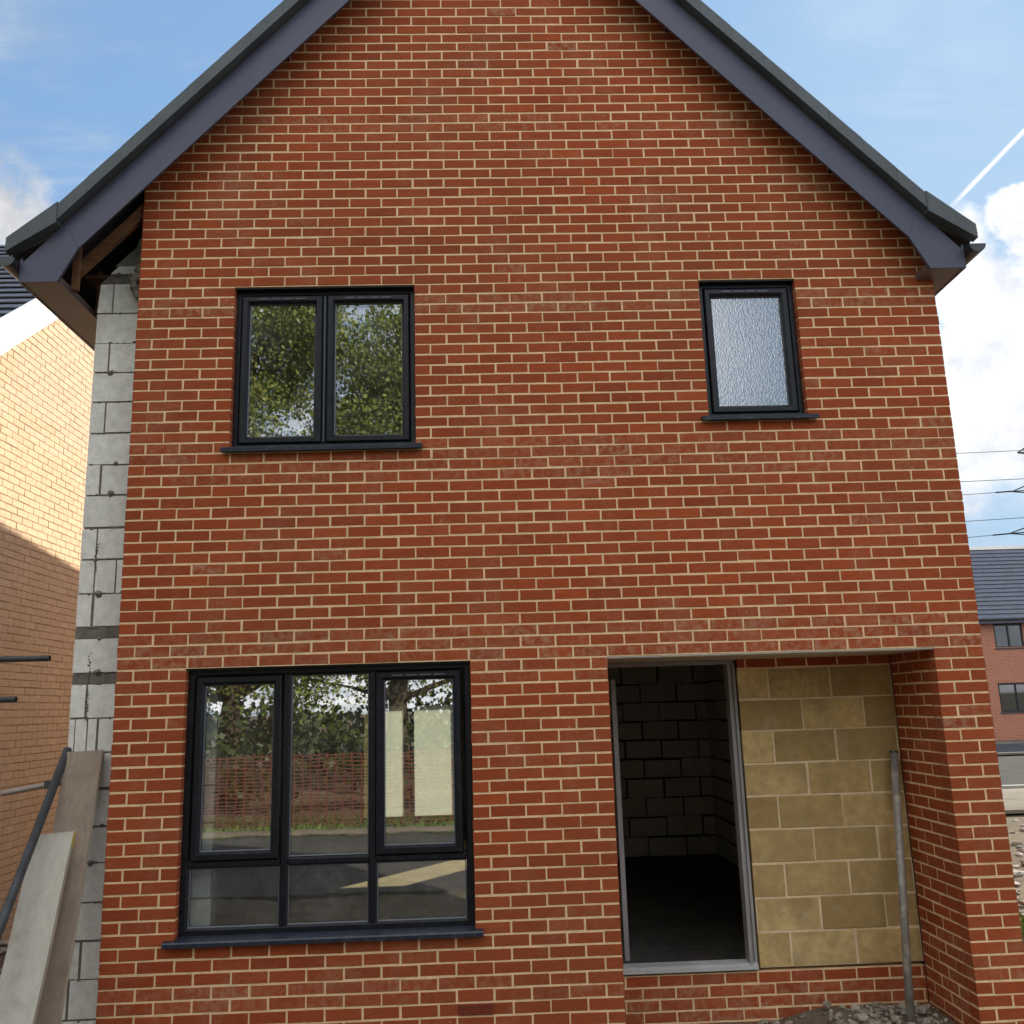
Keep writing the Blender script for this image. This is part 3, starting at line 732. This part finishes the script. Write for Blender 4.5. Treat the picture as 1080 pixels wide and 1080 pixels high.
# rubble
mb = MB()
for i in range(900):
    x = ru(3.25, 5.25); y = ru(0.0, .66) if x < 5.2 else ru(.02, .6)
    t = min(1, max(0, (x - 3.85) / .7)); base = -.385 + .155 * t + .03 * noise.noise(Vector((x * 3, y * 3, 0)))
    lump(mb, (x, y, base - ru(0, .02)), ru(.008, .030) if rnd() < .93 else ru(.032, .055))
for i in range(60):    # slivers and shards
    x = ru(4.5, 5.2); y = ru(.15, .62); lump(mb, (x, y, -.205 + ru(-.03, .01)), ru(.012, .026), .6, 1.0)
mbm = MB()
N = 20
for j in range(9):
    for i in range(N + 1):
        x = 3.16 + (5.27 - 3.16) * i / N; y = -.15 + .83 * j / 8
        t = min(1, max(0, (x - 3.85) / .7)); z = -.40 + .165 * t * min(1, max(0.1, (y + .15) / .3)) + .02 * noise.noise(Vector((x * 6, y * 6, 2)))
        mbm.v.append((x, y, z))
for j in range(8):
    for i in range(N):
        a = j * (N + 1) + i; mbm.face([a, a + 1, a + N + 2, a + N + 1])
o = mbm.build('porch_earth', M['earth'], smooth=True, fixn=False); o['kind'] = 'structure'
o = mb.build('rubble', M['stone']); tag(o, 'heap of grey broken rubble inside the open porch', 'rubble', kind='stuff')
mb = MB()
for i in range(900):
    x = ru(5.8, 15); y = ru(-2, 9.9)
    if rnd() < .4: x = ru(5.8, 9); y = ru(1, 7)
    lump(mb, (x, y, gh(x, y) + ru(-.01, .02)), ru(.02, .07) if rnd() < .85 else ru(.07, .16))
o = mb.build('rubble', M['stone']); tag(o, 'sunlit stones and clods scattered over the earth right of the house', 'rubble', kind='stuff')
mb = MB()
for i in range(700):
    x = ru(-2.35, -.45); y = ru(-1.6, 5.5)
    lump(mb, (x, y, gh(x, y) + ru(-.01, .03)), ru(.02, .06) if rnd() < .85 else ru(.06, .14))
o = mb.build('rubble', M['stone']); tag(o, 'brown broken rubble strewn between the two houses at the lower left', 'rubble', kind='stuff')
def grass(name, label, n, x0, x1, y0, y1, h):
    mb = MB()
    for i in range(n):
        x = ru(x0, x1); y = ru(y0, y1); a = ru(0, 6.28); w = ru(.004, .008); hh = h * ru(.5, 1.3); z = gh(x, y) - .01
        dx, dy = math.cos(a) * w, math.sin(a) * w; lx, ly = random.gauss(0, .35) * hh, random.gauss(0, .35) * hh
        mb.poly([(x - dx, y - dy, z), (x + dx, y + dy, z), (x + lx * .4 + dx * .7, y + ly * .4 + dy * .7, z + hh * .6), (x + lx, y + ly, z + hh)])
    o = mb.build(name, M['blade'], fixn=False); tag(o, label, 'grass', kind='stuff')
grass('grass', 'small patch of bright green grass at the right edge beside the brick pier', 2600, 6.35, 8.2, .9, 3.0, .13)
grass('grass_verge', 'rough green grass along the foot of the orange mesh barrier across the road', 9000, -9, 9, -13.0, -10.5, .16)

# =================================================================== NEIGHBOUR HOUSE (LEFT)
nb = empty('buff_house', (-5.5, 5.5, -.3), 'neighbouring buff brick house with white barge board, cut by the left edge', 'house')
NX = -2.40; NY0 = 1.75; NY1 = 9.85; NR = (NY0 + NY1) / 2; sl = .80; nz0 = 5.43 - (2.73 - NY0) * sl   # lower line of the verge
def nzl(y): return nz0 + .02 + sl * (min(y, 2 * NR - y) - NY0)
masonry('gable_wall', [M['buff_brick'], M['buff_mortar']], nb, NY0, NY1, -.33, 118, J=.008, plane=('x', NX, 1), keep=lambda u, z: z < nzl(u) + .12, half=lambda k: k % 2, recess=.005,
        stain=())
mb = MB(); mb.box(NX - 7, NX - .103, NY0, NY1, -.33, nzl(NY0) + .1); mb.prism([(NY0, nzl(NY0) + .1), (NY1, nzl(NY0) + .1), (NR, nzl(NR) - .1)], NX - 7, NX - .103, axis='x')
mb.build('house_body', M['buff_brick'], nb)
nroof = MB(); th = .30; e = .35
pr_ = [(NY0 - e, nzl(NY0) - e * sl + .32), (NR, nzl(NR) + .32), (NY1 + e, nzl(NY0) - e * sl + .32), (NY1 + e, nzl(NY0) - e * sl + .22), (NR, nzl(NR) + .22), (NY0 - e, nzl(NY0) - e * sl + .22)]
nroof.prism(pr_, NX - 7.1, NX + .10, axis='x'); nr = nroof.build('roof', M['felt'], nb)
mb = MB(); c = math.atan(sl); Ls = (NR - NY0 + e) / math.cos(c); n = int(Ls / .235); gg = Ls / n
for s in (-1, 1):
    for i in range(n):
        s0 = i * gg; s1 = s0 + gg + .04
        ya, za = NR + s * s0 * math.cos(c), nzl(NR) + .325 - s0 * math.sin(c); yb, zb = NR + s * s1 * math.cos(c), nzl(NR) + .325 - s1 * math.sin(c)
        ny, nz = s * math.sin(c), math.cos(c); of = .035
        x0, x1 = NX - 7.1, NX + .098
        mb.hexa([(x0, ya, za), (x1, ya, za), (x1, yb + ny * of, zb + nz * of), (x0, yb + ny * of, zb + nz * of),
                 (x0, ya + ny * .015, za + nz * .015), (x1, ya + ny * .015, za + nz * .015), (x1, yb + ny * (of + .015), zb + nz * (of + .015)), (x0, yb + ny * (of + .015), zb + nz * (of + .015))])
mb.build('roof_tiles', M['slate'], nr)
for s in (-1, 1):
    mb = MB(); ye = NR + s * (NR - NY0 + e)
    mb.prism([(NR, nzl(NR) + .40), (ye, nzl(NY0) - e * sl + .40), (ye, nzl(NY0) - e * sl + .0), (NR, nzl(NR) + .0)], NX + .10, NX + .122, axis='x')
    mb.build('barge_board', M['white'], nr)
    mb = MB(); mb.prism([(NR, nzl(NR) + .02), (ye, nzl(NY0) - e * sl + .02), (ye, nzl(NY0) - e * sl + .01), (NR, nzl(NR) + .01)], NX + .001, NX + .10, axis='x')
    mb.build('soffit', M['white'], nr)

# =================================================================== FAR TERRACE (RIGHT)
def far_house(x0, x1, label, wins):
    y = 35.0
    o = empty('terraced_house', ((x0 + x1) / 2, y, -.3), label, 'house', 'terraced houses across the back road')
    mb = MB()
    hs = sorted(wins)
    masonry('front_wall', [M['farbrick'], M['farmortar']], o, x0, x1, -.3, 71, plane=('y', y, -1), holes=[(a, b, c, d) for a, b, c, d in wins], jit=0, ch=.001)
    mb.box(x0, x1, y + .105, y + 8, -.3, 5.0); mb.build('house_body', M['farbrick'], o)
    rf = MB(); rf.prism([(y - .35, 4.98), (y + 4, 8.95), (y + 8.35, 4.98), (y + 8.35, 4.85), (y - .35, 4.85)], x0, x1, axis='x'); r = rf.build('roof', M['felt'], o)
    t = MB(); c = math.atan2(3.97, 4.35); Ls = 4.35 / math.cos(c); n = 18; gg = Ls / n
    for s in (-1, 1):
        for i in range(n):
            s0 = i * gg; s1 = s0 + gg + .03; yc = y + 4
            ya, za = yc + s * s0 * math.cos(c), 8.97 - s0 * math.sin(c); yb, zb = yc + s * s1 * math.cos(c), 8.97 - s1 * math.sin(c)
            ny, nz = s * math.sin(c), math.cos(c); of = .05
            t.hexa([(x0, ya, za), (x1, ya, za), (x1, yb + ny * of, zb + nz * of), (x0, yb + ny * of, zb + nz * of),
                    (x0, ya + ny * .02, za + nz * .02), (x1, ya + ny * .02, za + nz * .02), (x1, yb + ny * (of + .03), zb + nz * (of + .03)), (x0, yb + ny * (of + .03), zb + nz * (of + .03))])
    t.build('roof_tiles', M['slate'], r)
    mb = MB(); mb.box(x0, x1, y - .40, y - .355, 4.80, 5.02); mb.box(x0, x1, y - .354, y - .006, 4.80, 4.82); mb.build('fascia', M['barge'], r)
    mb = MB(); mb.tube((x0, y - .46, 4.98), (x1, y - .46, 4.98), .06, 10); mb.build('gutter', M['gutter'], r)
    for (a, b, c_, d) in wins:
        isdoor = d - c_ > 1.8
        mb = MB(); mb.ring(a, b, c_, d, [(0, y + .03), (.07, y + .03), (.07, y + .09), (0, y + .09)])
        if not isdoor: mb.box((a + b) / 2 - .04, (a + b) / 2 + .04, y + .035, y + .09, c_ + .07, d - .07)
        w = mb.build('door' if isdoor else 'window', M['upvc'], o)
        mb = MB(); mb.box(a + .07, b - .07, y + .055, y + .09, c_ + .07, d - .07); mb.build('door_leaf' if isdoor else 'pane', M['barge'] if isdoor else M['farglass'], w)
        mb = MB(); mb.box(a - .05, b + .05, y - .05, y + .03, c_ - .05, c_ - .002); mb.build('sill', M['sill'], w)
    return o
m, t, b, _ = newmat('far window glass'); b.inputs['Base Color'].default_value = (.03, .035, .03, 1); b.inputs['Roughness'].default_value = .02; b.inputs['Specular IOR Level'].default_value = 1.0; M['farglass'] = m
far_house(22.0, 27.6, 'red brick terraced house with grey tiled roof seen past the right corner', [(25.30, 26.62, 3.72, 4.78), (25.15, 26.75, .90, 2.16), (23.0, 24.2, 3.72, 4.78), (22.9, 23.9, -.2, 2.05)])
far_house(27.61, 33.2, 'red brick terraced house just beyond the right edge, joined to the visible one', [(28.4, 29.7, 3.72, 4.78), (30.9, 32.2, 3.72, 4.78), (31.0, 32.0, -.2, 2.05), (28.4, 30.0, .9, 2.16)])

# =================================================================== PYLON AND CABLES
py = empty('electricity_pylon', (103.5, 150, -.3), 'lattice electricity pylon whose cross arm reaches in at the right edge above the grey roof', 'pylon')
mb = MB()
PXx, PYy = 103.5, 150.0
def pw(z): return 3.6 * (1 - z / 56) + .6
for i in range(14):
    z0, z1 = -.3 + i * 3.6, -.3 + (i + 1) * 3.6
    a, b = pw(z0), pw(z1)
    ca = [(PXx + sx * a, PYy + sy * a, z0) for sx, sy in ((-1, -1), (1, -1), (1, 1), (-1, 1))]
    cb = [(PXx + sx * b, PYy + sy * b, z1) for sx, sy in ((-1, -1), (1, -1), (1, 1), (-1, 1))]
    for k in range(4):
        mb.tube(ca[k], cb[k], .14, 5); l = (k + 1) % 4
        mb.tube(ca[k], cb[l], .07, 4); mb.tube(ca[l], cb[k], .07, 4); mb.tube(cb[k], cb[l], .07, 4)
mb.build('tower', M['steel'], py)
arms = [(36.5, 7.0), (28.95, 8.6), (43.6, 5.0)]
for (z, L) in arms:
    for s in (-1, 1):
        mb = MB(); tip = (PXx + s * L, PYy, z)
        w = pw(z)
        for yy in (-w, w):
            mb.tube((PXx + s * w, PYy + yy, z), tip, .11, 5); mb.tube((PXx + s * w, PYy + yy, z + 2.0), tip, .10, 5)
        for q in (.3, .6):
            mb.tube((PXx + s * (w + (L - w) * q), PYy - w * (1 - q), z), (PXx + s * (w + (L - w) * q), PYy - w * (1 - q), z + 2.0 * (1 - q)), .06, 4)
        mb.build('cross_arm', M['steel'], py)
cab = [((88.311, 43.76), (99.77, 44.03), .055, 'topmost thin power cable crossing the sky beyond the right corner'),
       ((87.779, 38.52), (98.99, 38.78), .060, 'second power cable down in the sky beyond the right corner'),
       ((87.454, 36.10), (96.5, 36.55), .055, 'third power cable down, ending at the upper cross arm'),
       ((87.148, 31.31), (97.94, 31.73), .060, 'fourth power cable down, clear of the grey roof'),
       ((87.266, 28.42), (94.9, 28.93), .055, 'lowest power cable, just above the grey roof ridge')]
for (xa, za), (xb, zb), r, lab in cab:
    sl_ = (zb - za) / (xb - xa)
    o = empty('power_cable', (xb, 150, zb), lab, 'cable', 'power cables of the overhead line')
    mb = MB(); far = xa - 90
    pts = []
    end = xb if zb in (36.55, 28.93) else xb + 60
    for i in range(31):
        x = far + (end - far) * i / 30
        q = (x - (xa + xb) / 2); z = za + (zb - za) * (x - xa) / (xb - xa) + .00012 * (x - xa) * (x - xb)
        pts.append((x, 150.0, z))
    for p, q in zip(pts, pts[1:]): mb.tube(p, q, r, 5, caps=False)
    mb.build('wire', M['cable'], o)
    if zb in (36.55, 28.93):
        mb = MB(); x1 = xb
        for i in range(14):
            xx = x1 - i * .22; zz = zb + sl_ * (xx - xb); mb.tube((xx, 150, zz), (xx - .12, 150, zz), .13, 8)
        mb.build('insulator', M['darkhole'], o)

# =================================================================== ACROSS THE ROAD (seen in the windows' reflections)
fe = empty('mesh_barrier', (0, -11.3, -.25), 'orange plastic mesh barrier on steel pins along the verge opposite', 'barrier')
mb = MB()
for i in range(21):
    z = -.22 + i * .062; mb.box(-12, 12, -11.303, -11.297, z, z + .022)
for i in range(160):
    x = -12 + i * .15; mb.box(x, x + .02, -11.304, -11.296, -.22, 1.07)
mb.build('mesh_panel', M['mesh_o'], fe)
for i in range(9):
    mb = MB(); mb.tube((-12 + i * 3, -11.33, -.3), (-12 + i * 3, -11.33, 1.2), .01, 6); mb.build('steel_pin', M['steel'], fe)
def leafcloud(mb, c, R, n, size, squash=.8):
    for i in range(n):
        u = Vector((random.gauss(0, 1), random.gauss(0, 1), random.gauss(0, 1))).normalized() * (rnd() ** .45)
        p = Vector((c[0] + u.x * R, c[1] + u.y * R, c[2] + u.z * R * squash))
        a = Vector((random.gauss(0, 1), random.gauss(0, 1), random.gauss(0, .7))).normalized(); b = a.orthogonal().normalized()
        b = (Matrix.Rotation(ru(0, 6.28), 3, a) @ b); s = size * ru(.6, 1.4)
        mb.ct = (min(1, max(0, random.gauss(.5, .28))), 0, 0, 1)
        w = a.cross(b) * s * .55
        mb.poly([p, p + b * s * .5 + w * .9, p + b * s * 1.1, p + b * s * .5 - w * .9])
def tree(x, y, h, R, label, seed, z_lo, parts=46, leaves=260, lsize=.16):
    random.seed(seed)
    o = empty('broadleaf_tree', (x, y, -.3), label, 'tree', 'trees on the far side of the front road')
    tb = MB(); lb = MB()
    p = Vector((x, y, -.35)); r = .10 + h * .016; d = Vector((0, 0, 1))
    nodes = []
    seg = 9
    for i in range(seg):
        q = p + (d + Vector((random.gauss(0, .09), random.gauss(0, .09), 0))) * (h * .8 / seg); r2 = r * .86
        tb.tube(p, q, r, 9, r2, caps=False); nodes.append((q.copy(), r2)); p, r = q, r2
    ends = []
    for i in range(parts):
        nd, nr_ = random.choice(nodes[1:]);
        if nd.z < z_lo * .7: nd, nr_ = random.choice(nodes[3:])
        a = ru(0, 6.28); el = ru(.1, 1.0); t = (nd.z / h)
        L = R * ru(.45, 1.0) * (1.15 - .55 * t)
        q = nd + Vector((math.cos(a) * math.cos(el), math.sin(a) * math.cos(el), math.sin(el) * .7)) * L
        q.z = max(q.z, z_lo)
        mid = (nd + q) / 2 + Vector((0, 0, ru(0, .3)))
        tb.tube(nd, mid, min(nr_ * .6, .09), 6, .04, caps=False); tb.tube(mid, q, .04, 5, .012, caps=False)
        ends.append(q)
        for e in (q, mid) if rnd() < .6 else (q,):
            leafcloud(lb, e, ru(.55, 1.15) * (R / 3.2), leaves, lsize)
    tb.build('trunk', M['bark'], o, smooth=True, fixn=False)
    lb.build('crown', M['leaf'], o, fixn=False)
    return o
tree(-3.6, -16.2, 14.0, 4.2, 'tallest leafy tree opposite the house, left of the others', 11, 2.6, 74, 620, .080)
tree(0.3, -17.4, 13.6, 4.0, 'broad leafy tree opposite the middle of the house front', 12, 2.7, 74, 620, .080)
tree(-8.6, -17.5, 11, 3.6, 'leafy tree at the left end of the row opposite', 13, 2.6, 40, 260)
tree(5.2, -18.5, 8.6, 3.0, 'smaller leafy tree opposite the porch', 14, 2.4, 36, 260)
tree(10.3, -19.0, 10.0, 3.6, 'low spreading tree opposite the right corner of the house', 15, 2.2, 36, 260)
tree(16, -20, 9.5, 3.6, 'leafy tree at the right end of the row opposite', 16, 2.4, 36, 240)
tree(-10.5, -7.0, 10.5, 3.8, 'added unseen broad tree left of the front road, blocking light from the left', 21, 2.2, 40, 200)  # out of view, added to keep left-hand light off the porch reveal
tree(-12.0, -1.2, 9.5, 3.4, 'added unseen tree before the buff house, cutting side light to the porch', 22, 2.2, 36, 200)  # second added tree, unseen, to darken the porch reveal
tree(-14.5, -19, 12.5, 4.2, 'large tree far left beyond the mesh barrier', 17, 2.8, 40, 240)
random.seed(99)
mb = MB()
for i in range(70):
    x = -16 + i * .5 + ru(-.2, .2); leafcloud(mb, (x, -13.9 + ru(-.5, .5), ru(.3, 1.3)), ru(.6, .95), 150, .13, 1.0)
o = mb.build('hedge', M['leaf2'], fixn=False)
mb = MB()
for i in range(90):
    x = -34 + i * .8 + ru(-.3, .3)
    for q in range(2): leafcloud(mb, (x, -24 + ru(-1, 1), ru(.4, 1.7)), ru(.9, 1.5), 110, .2, 1.0)
th_ = mb.build('thicket', M['leaf2'], fixn=False); tag(th_, 'dense dark wood edge behind the trees opposite', 'thicket', kind='stuff')
tag(o, 'dark unkempt hedge behind the orange mesh barrier', 'hedge')

# =================================================================== WORLD, SUN, CAMERA
SUN_AZ, SUN_EL = rad(36), rad(28.3)
w = D.worlds.new('World'); scene.world = w; w.use_nodes = True
t = NT(w.node_tree); t.n.clear()
out = t.new('ShaderNodeOutputWorld'); bg = t.new('ShaderNodeBackground'); t.link(bg.outputs[0], out.inputs[0])
sky = t.new('ShaderNodeTexSky'); sky.sky_type = 'NISHITA'; sky.sun_disc = False
sky.sun_elevation = SUN_EL; sky.sun_rotation = SUN_AZ; sky.altitude = 50; sky.air_density = 1.0; sky.dust_density = .6; sky.ozone_density = 1.6
tc = t.new('ShaderNodeTexCoord'); dirv = tc.outputs['Generated']
sep = t.new('ShaderNodeSeparateXYZ'); t.link(dirv, sep.inputs[0])
zp = t.math('ADD', t.math('MAXIMUM', sep.outputs[2], 0.0), .12)
comb = t.new('ShaderNodeCombineXYZ'); t.link(t.math('DIVIDE', sep.outputs[0], zp), comb.inputs[0]); t.link(t.math('DIVIDE', sep.outputs[1], zp), comb.inputs[1])
plan = comb.outputs[0]
mp = t.new('ShaderNodeMapping'); mp.inputs['Rotation'].default_value = (0, 0, rad(35)); mp.inputs['Scale'].default_value = (1, 3.2, 1); t.link(plan, mp.inputs[0])
wisp = t.mapr(t.noise(mp.outputs[0], 1.3, 8, .62, .6), .40, .78, 0, .75, True)
def blob(dv, r_in, r_out, nscale=9, amp=.05, seed=0.):
    """cloud bank centred on a direction; edge broken by noise"""
    mpp = t.new('ShaderNodeMapping'); mpp.inputs['Location'].default_value = (seed, seed * .7, 0); t.link(dirv, mpp.inputs[0])
    n = t.noise(mpp.outputs[0], nscale, 7, .6)
    sub = t.new('ShaderNodeVectorMath', operation='SUBTRACT'); t.link(dirv, sub.inputs[0]); L = math.sqrt(sum(a * a for a in dv)); sub.inputs[1].default_value = tuple(a / L for a in dv)
    ln = t.new('ShaderNodeVectorMath', operation='LENGTH'); t.link(sub.outputs[0], ln.inputs[0])
    dd = t.math('ADD', ln.outputs['Value'], t.math('MULTIPLY', t.math('SUBTRACT', n, .5), amp * -2))
    return t.mapr(dd, r_in, r_out, 1, 0, True)
wisp = t.math('MULTIPLY', wisp, t.mapr(sep.outputs[0], -.1, .3, 1, .2, True))
bl = [blob((-.4307, .772, .452), .018, .055, 14, .06, 1), blob((-.50, .77, .41), .04, .10, 9, .08, 2),
      blob((.502, .757, .425), .022, .034, 24, .03, 3), blob((.462, .779, .430), .006, .030, 22, .03, 3.5),
      blob((.50, .800, .345), .035, .085, 12, .09, 4), blob((.49, .83, .27), .05, .12, 9, .10, 5), blob((.60, .76, .33), .08, .16, 8, .1, 6),
      blob((.1, -.9, .45), .12, .25, 5, .2, 7), blob((.7, -.6, .35), .10, .22, 5, .2, 8), blob((-.8, -.4, .4), .15, .3, 5, .2, 9), blob((-.3, -.2, .9), .15, .35, 4, .25, 10)]
cum = bl[0]
for q in bl[1:]: cum = t.math('MAXIMUM', cum, q)
# haze band near the horizon on the sunward side
low = t.math('MULTIPLY', t.mapr(t.noise(plan, .55, 7, .6), .35, .62, .1, .8, True), t.mapr(sep.outputs[2], .10, .33, 1, 0, True))
back = t.math('MULTIPLY', t.mapr(sep.outputs[1], -.15, -.5, 0, 1, True), t.mapr(t.noise(plan, .9, 7, .6), .40, .56, 0, 1, True)); back = t.math('MULTIPLY', back, t.math('SUBTRACT', 1, blob((.28, -.88, .38), .24, .44, 5, .12, 20))); low = t.math('MAXIMUM', low, back)  # unseen clouds added behind the camera to light the front wall
# cloud shading
sh = t.noise(dirv, 13, 8, .62)
ccol = t.mix(t.mapr(sh, .35, .62), (.58, .61, .68), (1.0, .985, .96))
sd = Vector((math.sin(SUN_AZ) * math.cos(SUN_EL), math.cos(SUN_AZ) * math.cos(SUN_EL), math.sin(SUN_EL)))
dt = t.new('ShaderNodeVectorMath', operation='DOT_PRODUCT'); t.link(dirv, dt.inputs[0]); dt.inputs[1].default_value = tuple(sd)
near = t.math('POWER', t.math('MAXIMUM', dt.outputs['Value'], 0), 10)
CL = 1.8; KC = 1.25
cs = t.math('ADD', t.math('MULTIPLY_ADD', near, 1.2, CL), t.mapr(sep.outputs[1], -.1, -.6, 0, 4.0, True))  # rear clouds boosted so that more light reaches the facade
cstr = t.new('ShaderNodeVectorMath', operation='SCALE'); t.link(ccol, cstr.inputs[0]); t.link(cs, cstr.inputs['Scale'])
lum = t.new('ShaderNodeSeparateColor'); t.link(sky.outputs[0], lum.inputs[0])
k_ = t.math('DIVIDE', KC, t.math('ADD', lum.outputs[1], KC)); skc = t.new('ShaderNodeVectorMath', operation='SCALE'); t.link(sky.outputs[0], skc.inputs[0]); t.link(k_, skc.inputs['Scale'])
skh = t.new('ShaderNodeVectorMath', operation='MULTIPLY'); t.link(skc.outputs[0], skh.inputs[0]); skh.inputs[1].default_value = (1.0, 1.19, 1.32)
hs = t.new('ShaderNodeSeparateColor'); t.link(skh.outputs[0], hs.inputs[0])
hue = t.new('ShaderNodeVectorMath', operation='SCALE'); hue.inputs[0].default_value = (.58, 1.0, 1.52); t.link(hs.outputs[1], hue.inputs['Scale'])
skm = t.mix(.62, skh.outputs[0], hue.outputs[0])
c = t.mix(wisp, skm, cstr.outputs[0]); c = t.mix(low, c, cstr.outputs[0]); c = t.mix(cum, c, cstr.outputs[0])
# aircraft vapour trail: thin band on a great circle
a_, b_ = Vector((.4929, .7186, .4905)), Vector((.4484, .7732, .4485))
nn = a_.cross(b_).normalized()
dn = t.new('ShaderNodeVectorMath', operation='DOT_PRODUCT'); t.link(dirv, dn.inputs[0]); dn.inputs[1].default_value = tuple(nn)
tw = t.math('ABSOLUTE', dn.outputs['Value'])
mid = (a_ * 1.9 - b_ * .9).normalized()
dm = t.new('ShaderNodeVectorMath', operation='DISTANCE'); t.link(dirv, dm.inputs[0]); dm.inputs[1].default_value = tuple(mid)
reach = (mid - b_).length
trail = t.math('MULTIPLY', t.mapr(tw, .0006, .0030, 1, 0, True), t.mapr(dm.outputs['Value'], reach - .02, reach + .01, .85, 0, True))
c = t.mix(trail, c, cstr.outputs[0])
t.link(c, bg.inputs[0]); bg.inputs[1].default_value = .12

sun = D.lights.new('sun', 'SUN'); sun.energy = 2.2; sun.angle = rad(.53); sun.color = (1, .94, .77)
so = D.objects.new('sun', sun); COL.objects.link(so); so.rotation_euler = Vector(sd).to_track_quat('Z', 'Y').to_euler()

cam = D.cameras.new('camera'); co = D.objects.new('camera', cam); COL.objects.link(co)
f_px, cpos, (yaw, pit, rol) = 965.9, (2.359, -5.98, 1.8006), (.0330, .2094, -.0308)
F = Vector((math.sin(yaw) * math.cos(pit), math.cos(yaw) * math.cos(pit), math.sin(pit)))
r0 = Vector((math.cos(yaw), -math.sin(yaw), 0)); u0 = r0.cross(F)
Rv = r0 * math.cos(rol) + u0 * math.sin(rol); Uv = -r0 * math.sin(rol) + u0 * math.cos(rol)
mt = Matrix((Rv, Uv, -F)).transposed().to_4x4(); mt.translation = cpos; co.matrix_world = mt
cam.sensor_width = 36; cam.lens = f_px / 1080 * 36; cam.clip_end = 4000; cam.clip_start = .05
scene.camera = co
scene.view_settings.view_transform = 'Standard'; scene.view_settings.look = 'None'
scene.view_settings.exposure = 2.02; scene.view_settings.gamma = 1
scene.cycles.max_bounces = 8; scene.cycles.transparent_max_bounces = 16
try: scene.cycles.use_denoising = True
except Exception: pass
